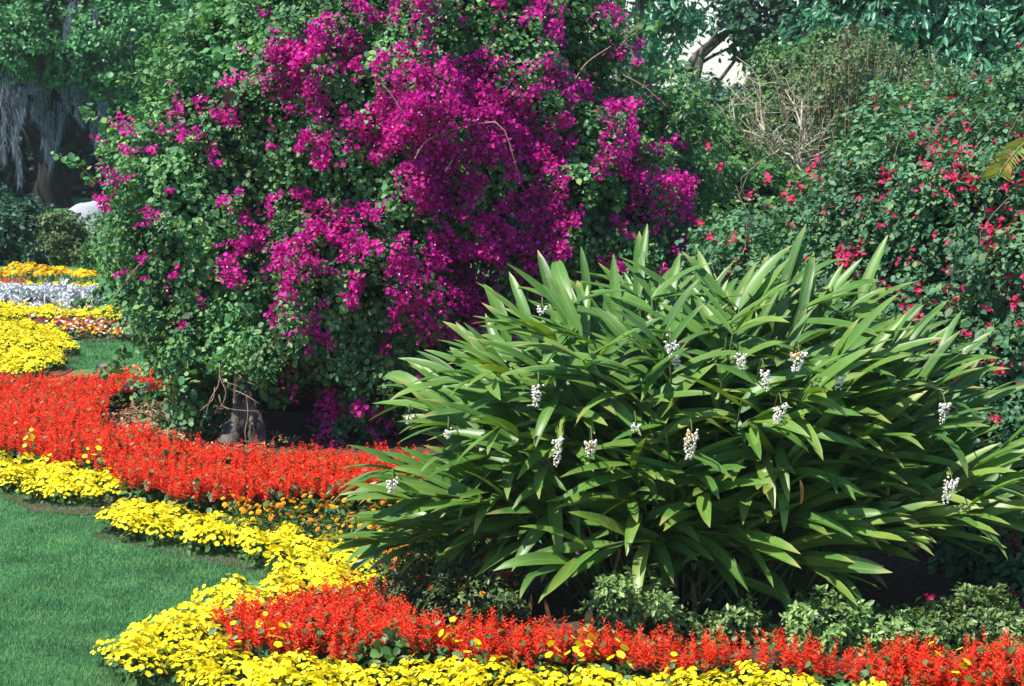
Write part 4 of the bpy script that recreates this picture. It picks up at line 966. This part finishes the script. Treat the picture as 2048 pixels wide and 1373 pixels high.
# right background
tree('shade_tree', 'tall tree with pale grey trunk rising behind the bougainvillea', 'tree', P(1236, 60, 44)[:2], [L_(1330, 30, 43, .8, 1.0, .7), L_(1300, 110, 42, .45, .8, .4), L_(1370, 40, 43, .45, .8, .45), L_(1180, -120, 44, 1.8, 1.5, 1.0), L_(1350, -140, 44, 2.4, 2, 1.3)], 8500, LEAF_LONG, .20, 'teal_leaf', (.17, .13), 'palebark', None, 71, 0, .2, .8, .3, .5, .7, 5, trunk_top=P(1240, -60, 44), down=.6)
tree('vine_clad_tree', 'mossy green trunk wrapped in vines beside the pale grey trunk', 'tree', P(1278, 60, 40)[:2], [L_(1290, -110, 40, 1.4, 1.2, .8), L_(1275, 200, 40, .35, .4, .8)], 3000, LEAF_OVATE, .14, 'olive_leaf', (.13, .10), 'bark', None, 72, 0, .15, .6, .2, .3, .6, 3, trunk_top=P(1285, -60, 40))
dk = tree('dark_tree', 'dark leaning tree with a bare diagonal limb against the pale sky', 'tree', P(1350, 200, 52)[:2], [L_(1560, 60, 52, 1.5, 1.4, .85), L_(1480, 20, 52, .8, 1.2, .45), L_(1660, 20, 52, 1.5, 1.4, .9), L_(1590, -60, 52, 1.8, 1.6, .8), L_(1520, 90, 51.5, .5, .7, .35), L_(1400, -90, 53, 1.6, 1.5, .6)],
          6800, LEAF_OVATE, .17, 'dark_leaf', (.2, .12), 'bark', None, 73, 0, .25, .9, .35, .6, .7, 4, trunk_top=P(1400, 115, 52))
bough('limb', [P(1360, 165, 52), P(1395, 110, 52), P(1460, 60, 52), P(1560, 0, 52)], .13, .06, M['bark'], dk, 12, 8, .04)
bough('limb', [P(1375, 145, 52.1), P(1430, 110, 52.1), P(1500, 80, 52.1)], .06, .03, M['bark'], dk, 9, 6, .04)
bough('limb', [P(1330, 50, 52), P(1290, 20, 52.0), P(1320, -10, 52)], .09, .05, M['bark'], dk, 9, 6, .04)
tree('dark_tree', 'dark bushy tree filling the gap below the pale sky', 'tree', P(1400, 300, 58)[:2], [L_(1400, 215, 58, .75, .9, .7), L_(1340, 260, 58, .9, 1, .8), L_(1430, 270, 58, .8, .9, .8), L_(1290, 290, 58, 1, 1, .9), L_(1380, 330, 58, 1.5, 1, .8), L_(1250, 200, 60, .9, 1, .9), L_(1465, 225, 58, .7, .9, .8), L_(1500, 260, 58, .9, .9, 1.0), L_(1300, 230, 60, .9, .9, .8)], 9000, LEAF_OVATE, .15, 'dark_leaf', (.25, .12), 'bark', None, 74, .6, .2, .8, .2, .15, .8, 4)
tree('round_tree', 'bright green round-headed tree beside the gap of pale sky', 'tree', P(1590, 300, 34)[:2], [L_(1560, 190, 34, .65, .7, .6), L_(1500, 270, 34, .55, .6, .55), L_(1620, 150, 34.2, .75, .8, .55), L_(1690, 120, 34.5, .7, .7, .5), L_(1570, 290, 34, .9, .8, .7), L_(1680, 230, 34.6, .9, .8, .8), L_(1480, 340, 34, .5, .6, .6)],
     17000, LEAF_OVATE, .085, 'bright_leaf', (.14, .08), 'bark', None, 75, .6, .14, .6, .14, .2, .6, 5)
tree('drooping_tree', 'large tree with drooping blue-green leaves towering over the crimson hedge', 'tree', P(1950, 300, 38)[:2], [L_(1760, 60, 38, 1.0, 1.0, .65), L_(1900, 60, 38, 1.1, 1.1, .75), L_(2020, 90, 37.5, 1.0, 1, .8), L_(1700, 30, 38.5, .7, .9, .5), L_(1850, -40, 38.5, 2.2, 1.4, .8), L_(1980, 190, 37, .8, .9, .5), L_(2090, 0, 38, 1.5, 1.3, 1.2), L_(1640, 75, 38.5, .6, .7, .35)],
     20000, LEAF_LONG, .19, 'teal_leaf', (.25, .14), 'bark', None, 76, .4, .2, .8, .2, .42, .6, 7, down=.75, out=.35)
tree('drooping_tree', 'young tree with tiered drooping blue-green leaves just over the hedge top', 'tree', P(1880, 300, 28)[:2], [L_(1780, 172, 28, .42, .5, .17), L_(1860, 190, 28, .45, .5, .17), L_(1950, 205, 27.5, .5, .5, .22), L_(1790, 225, 27.5, .45, .5, .15), L_(1880, 240, 27.5, .5, .5, .22), L_(2030, 200, 27.5, .5, .5, .3), L_(1980, 260, 27.5, .6, .6, .3)],
     9500, LEAF_LONG, .15, 'teal_leaf', (.1, .06), 'bark', None, 77, .4, .08, .4, .1, .25, .4, 6, down=.75, out=.4)
shrub('leafy_shrub', 'pale green leafy shrub filling the dip between the two bougainvilleas', 'shrub', [L_(1440, 400, 24, .5, .6, .55), L_(1520, 420, 24, .55, .6, .5), L_(1400, 300, 25, .35, .5, .5), L_(1470, 330, 26, .4, .5, .4), L_(1560, 380, 25, .4, .5, .35)], 9000, LEAF_OVATE, .07, 'bright_leaf', None, 78, 5, .1, .4, .1)

# twiggy shrub: many thin upright stems with tiny leaves
b = P(1680, 420, 27)
tw = empty('twiggy_shrub', (b[0], b[1], 0), label='airy shrub of thin upright tan twigs with sparse small leaves', cat='shrub')
acc, lp = [], []
for i in range(190):
    px = random.gauss(1710, 115); py = 85 + abs(px - 1720) * .38 + abs(random.gauss(0, 55)); Yt = 27 + random.uniform(-.7, .7)
    t = P(px, py, Yt); s = np.array([b[0] + (t[0] - b[0]) * .35 + random.uniform(-.1, .1), b[1] + random.uniform(-.3, .3), .2 if i % 3 else .05])
    m = s * .45 + t * .55 + np.array([(t[0] - s[0]) * -.10, 0, .05]) + rng.normal(size=3) * .04
    c = curve_pts([s, m, t], 10); acc.append((*tube(c, np.linspace(.009, .003, len(c)), 4), None))
    for q in range(8):
        j = random.randint(4, len(c) - 1); e2 = c[j] + np.array([random.uniform(-.22, .22), random.uniform(-.15, .15), random.uniform(.10, .38)])
        acc.append((*tube(np.array([c[j], (c[j] + e2) / 2 + rng.normal(size=3) * .02, e2]), np.array([.005, .004, .003]), 3), None))
        for w in range(18): lp.append(c[j] + (e2 - c[j]) * random.uniform(.2, 1) + rng.normal(size=3) * .02)
V, F, r = join([(v, f, np.zeros(len(v))) for v, f, _ in acc])
o = obj('stems', mesh('stems', V, F), M['twig'], tw); o['kind'] = 'stuff'
lp = np.array(lp); V, F, r = leaves(lp, np.tile([0, -.5, .6], (len(lp), 1)), LEAF_OVATE, .042)
o = obj('foliage', mesh('foliage', V, F, r), M['hazel_leaf'], tw); o['kind'] = 'stuff'

# half-dead shrub with pale bare branches
b = P(1603, 400, 25)
ds = empty('bare_shrub', (b[0], b[1], 0), label='half-dead shrub of pale bare forked branches in front of the twiggy shrub', cat='shrub')
DB = [((1603, 420), (1603, 340), (1600, 300), (1603, 250), (1604, 200)), ((1603, 340), (1588, 300), (1570, 280), (1550, 290)), ((1601, 310), (1615, 290), (1640, 275)), ((1603, 345), (1580, 310), (1552, 300), (1548, 265), (1570, 250), (1600, 252)),
      ((1590, 390), (1560, 320), (1550, 280)), ((1560, 330), (1520, 275), (1470, 255), (1452, 225)), ((1530, 268), (1522, 225), (1520, 165)), ((1535, 272), (1500, 235), (1492, 200)), ((1540, 285), (1500, 280)), ((1604, 260), (1590, 215), (1570, 180)),
      ((1604, 300), (1612, 250), (1610, 215)), ((1605, 320), (1635, 310), (1655, 300)), ((1530, 262), (1515, 240), (1512, 205)), ((1602, 330), (1625, 330), (1640, 322)), ((1480, 262), (1470, 240), (1466, 215)), ((1560, 300), (1540, 310), (1512, 290))]
for i, c in enumerate(DB):
    bough('branch', [P(x, y, 25 + .15 * ((j + i) % 3 - 1)) for j, (x, y) in enumerate(c)], .030 if i == 0 else .016, .010 if i == 0 else .006, M['deadwood'], ds, 12, 5, .05)
acc = []
for i in range(150):
    c = random.choice(DB); j = random.randrange(1, len(c)); x, y = c[j]; s = P(x + random.uniform(-6, 6), y + random.uniform(-6, 10), 25)
    e2 = s + np.array([random.uniform(-.3, .3), random.uniform(-.2, .2), random.uniform(-.02, .3)])
    acc.append((*tube(np.array([s, (s + e2) / 2 + rng.normal(size=3) * .03, e2]), np.array([.006, .005, .003]), 3), None))
V, F, r = join([(v, f, np.zeros(len(v))) for v, f, _ in acc])
o = obj('twigs', mesh('twigs', V, F), M['deadwood'], ds); o['kind'] = 'stuff'

# palm whose frond hangs into view beside the hedge
pb = P(2230, 700, 15.2)
pm = empty('palm_tree', (pb[0], pb[1], 0), label='palm with a yellow-green arching frond hanging beside the crimson hedge', cat='palm')
ptop = np.array([pb[0], pb[1], 3.35])
bough('trunk', [np.array([pb[0], pb[1], -.02]), np.array([pb[0] + .03, pb[1], 1.7]), ptop], .16, .13, M['bark'], pm, 12, 12, .05)
def frond(ctrl, ll):
    c = curve_pts(ctrl, 26); V, F = tube(c, np.linspace(.016, .004, len(c)), 6)
    fr = obj('frond', mesh('frond', V, F, smooth=True), M['palm'], pm)
    t = norm(np.gradient(c, axis=0)); acc = []
    for i in range(3, len(c)):
        for h in (0, .5):
            p = c[i] - (c[i] - c[i - 1]) * h
            for s in (-1, 1):
                sd = norm(np.cross(t[i], Z)) * s
                d = norm(sd * .8 + t[i] * .75 - Z * .35 + rng.normal(size=3) * .06)
                ln = ll * (1 - .45 * (i / len(c)) ** 2)
                v, f = scatter((leafT(.035, .02, .12, (.2, .6))), frames(np.array([[0, 0, 1.0]]) + sd * .2, d[None]), p[None], np.array([ln]))
                acc.append((v, f, np.full(len(v), random.random())))
    V, F, r = join(acc); o = obj('leaflets', mesh('leaflets', V, F, r), M['palm'], None); o.parent = fr; o['kind'] = 'stuff'
frond([ptop, P(2130, 255, 14.9), P(2060, 278, 14.7), P(2010, 330, 14.55), P(1998, 352, 14.5)], .24)
for a in (0.3, 1.0, 5.4, 5.9, 0.7):
    d = np.array([math.cos(a), math.sin(a), 0])
    frond([ptop, ptop + d * .5 + Z * .45, ptop + d * 1.1 + Z * .4, ptop + d * 1.6 - Z * .1], .3)
# thin humid air over the garden
bm = bmesh.new(); bmesh.ops.create_cube(bm, size=1)
me = bpy.data.meshes.new('haze'); bm.to_mesh(me); bm.free()
hz = obj('haze', me, None); hz.scale = (1240, 1240, 17); hz.location = (0, 0, 7.5)
tag(hz, 'thin pale humid haze over the whole garden', 'haze', kind='stuff')
hm = bpy.data.materials.new('haze'); hm.use_nodes = True; hn = hm.node_tree
hn.nodes.remove(hn.nodes['Principled BSDF'])
pv = hn.nodes.new('ShaderNodeVolumePrincipled'); pv.inputs['Color'].default_value = (.86, .92, 1, 1); pv.inputs['Density'].default_value = .0004; pv.inputs['Anisotropy'].default_value = .2
hn.links.new(pv.outputs[0], hn.nodes['Material Output'].inputs['Volume'])
me.materials.append(hm)
# parts' children made in world coordinates: bring them back under their parent's own frame
bpy.context.view_layer.update()

print('triangles', sum(sum(len(p.vertices) - 2 for p in m.polygons) if len(m.polygons) < 3000 else len(m.polygons) * (m.polygons[0].loop_total - 2) for m in bpy.data.meshes))
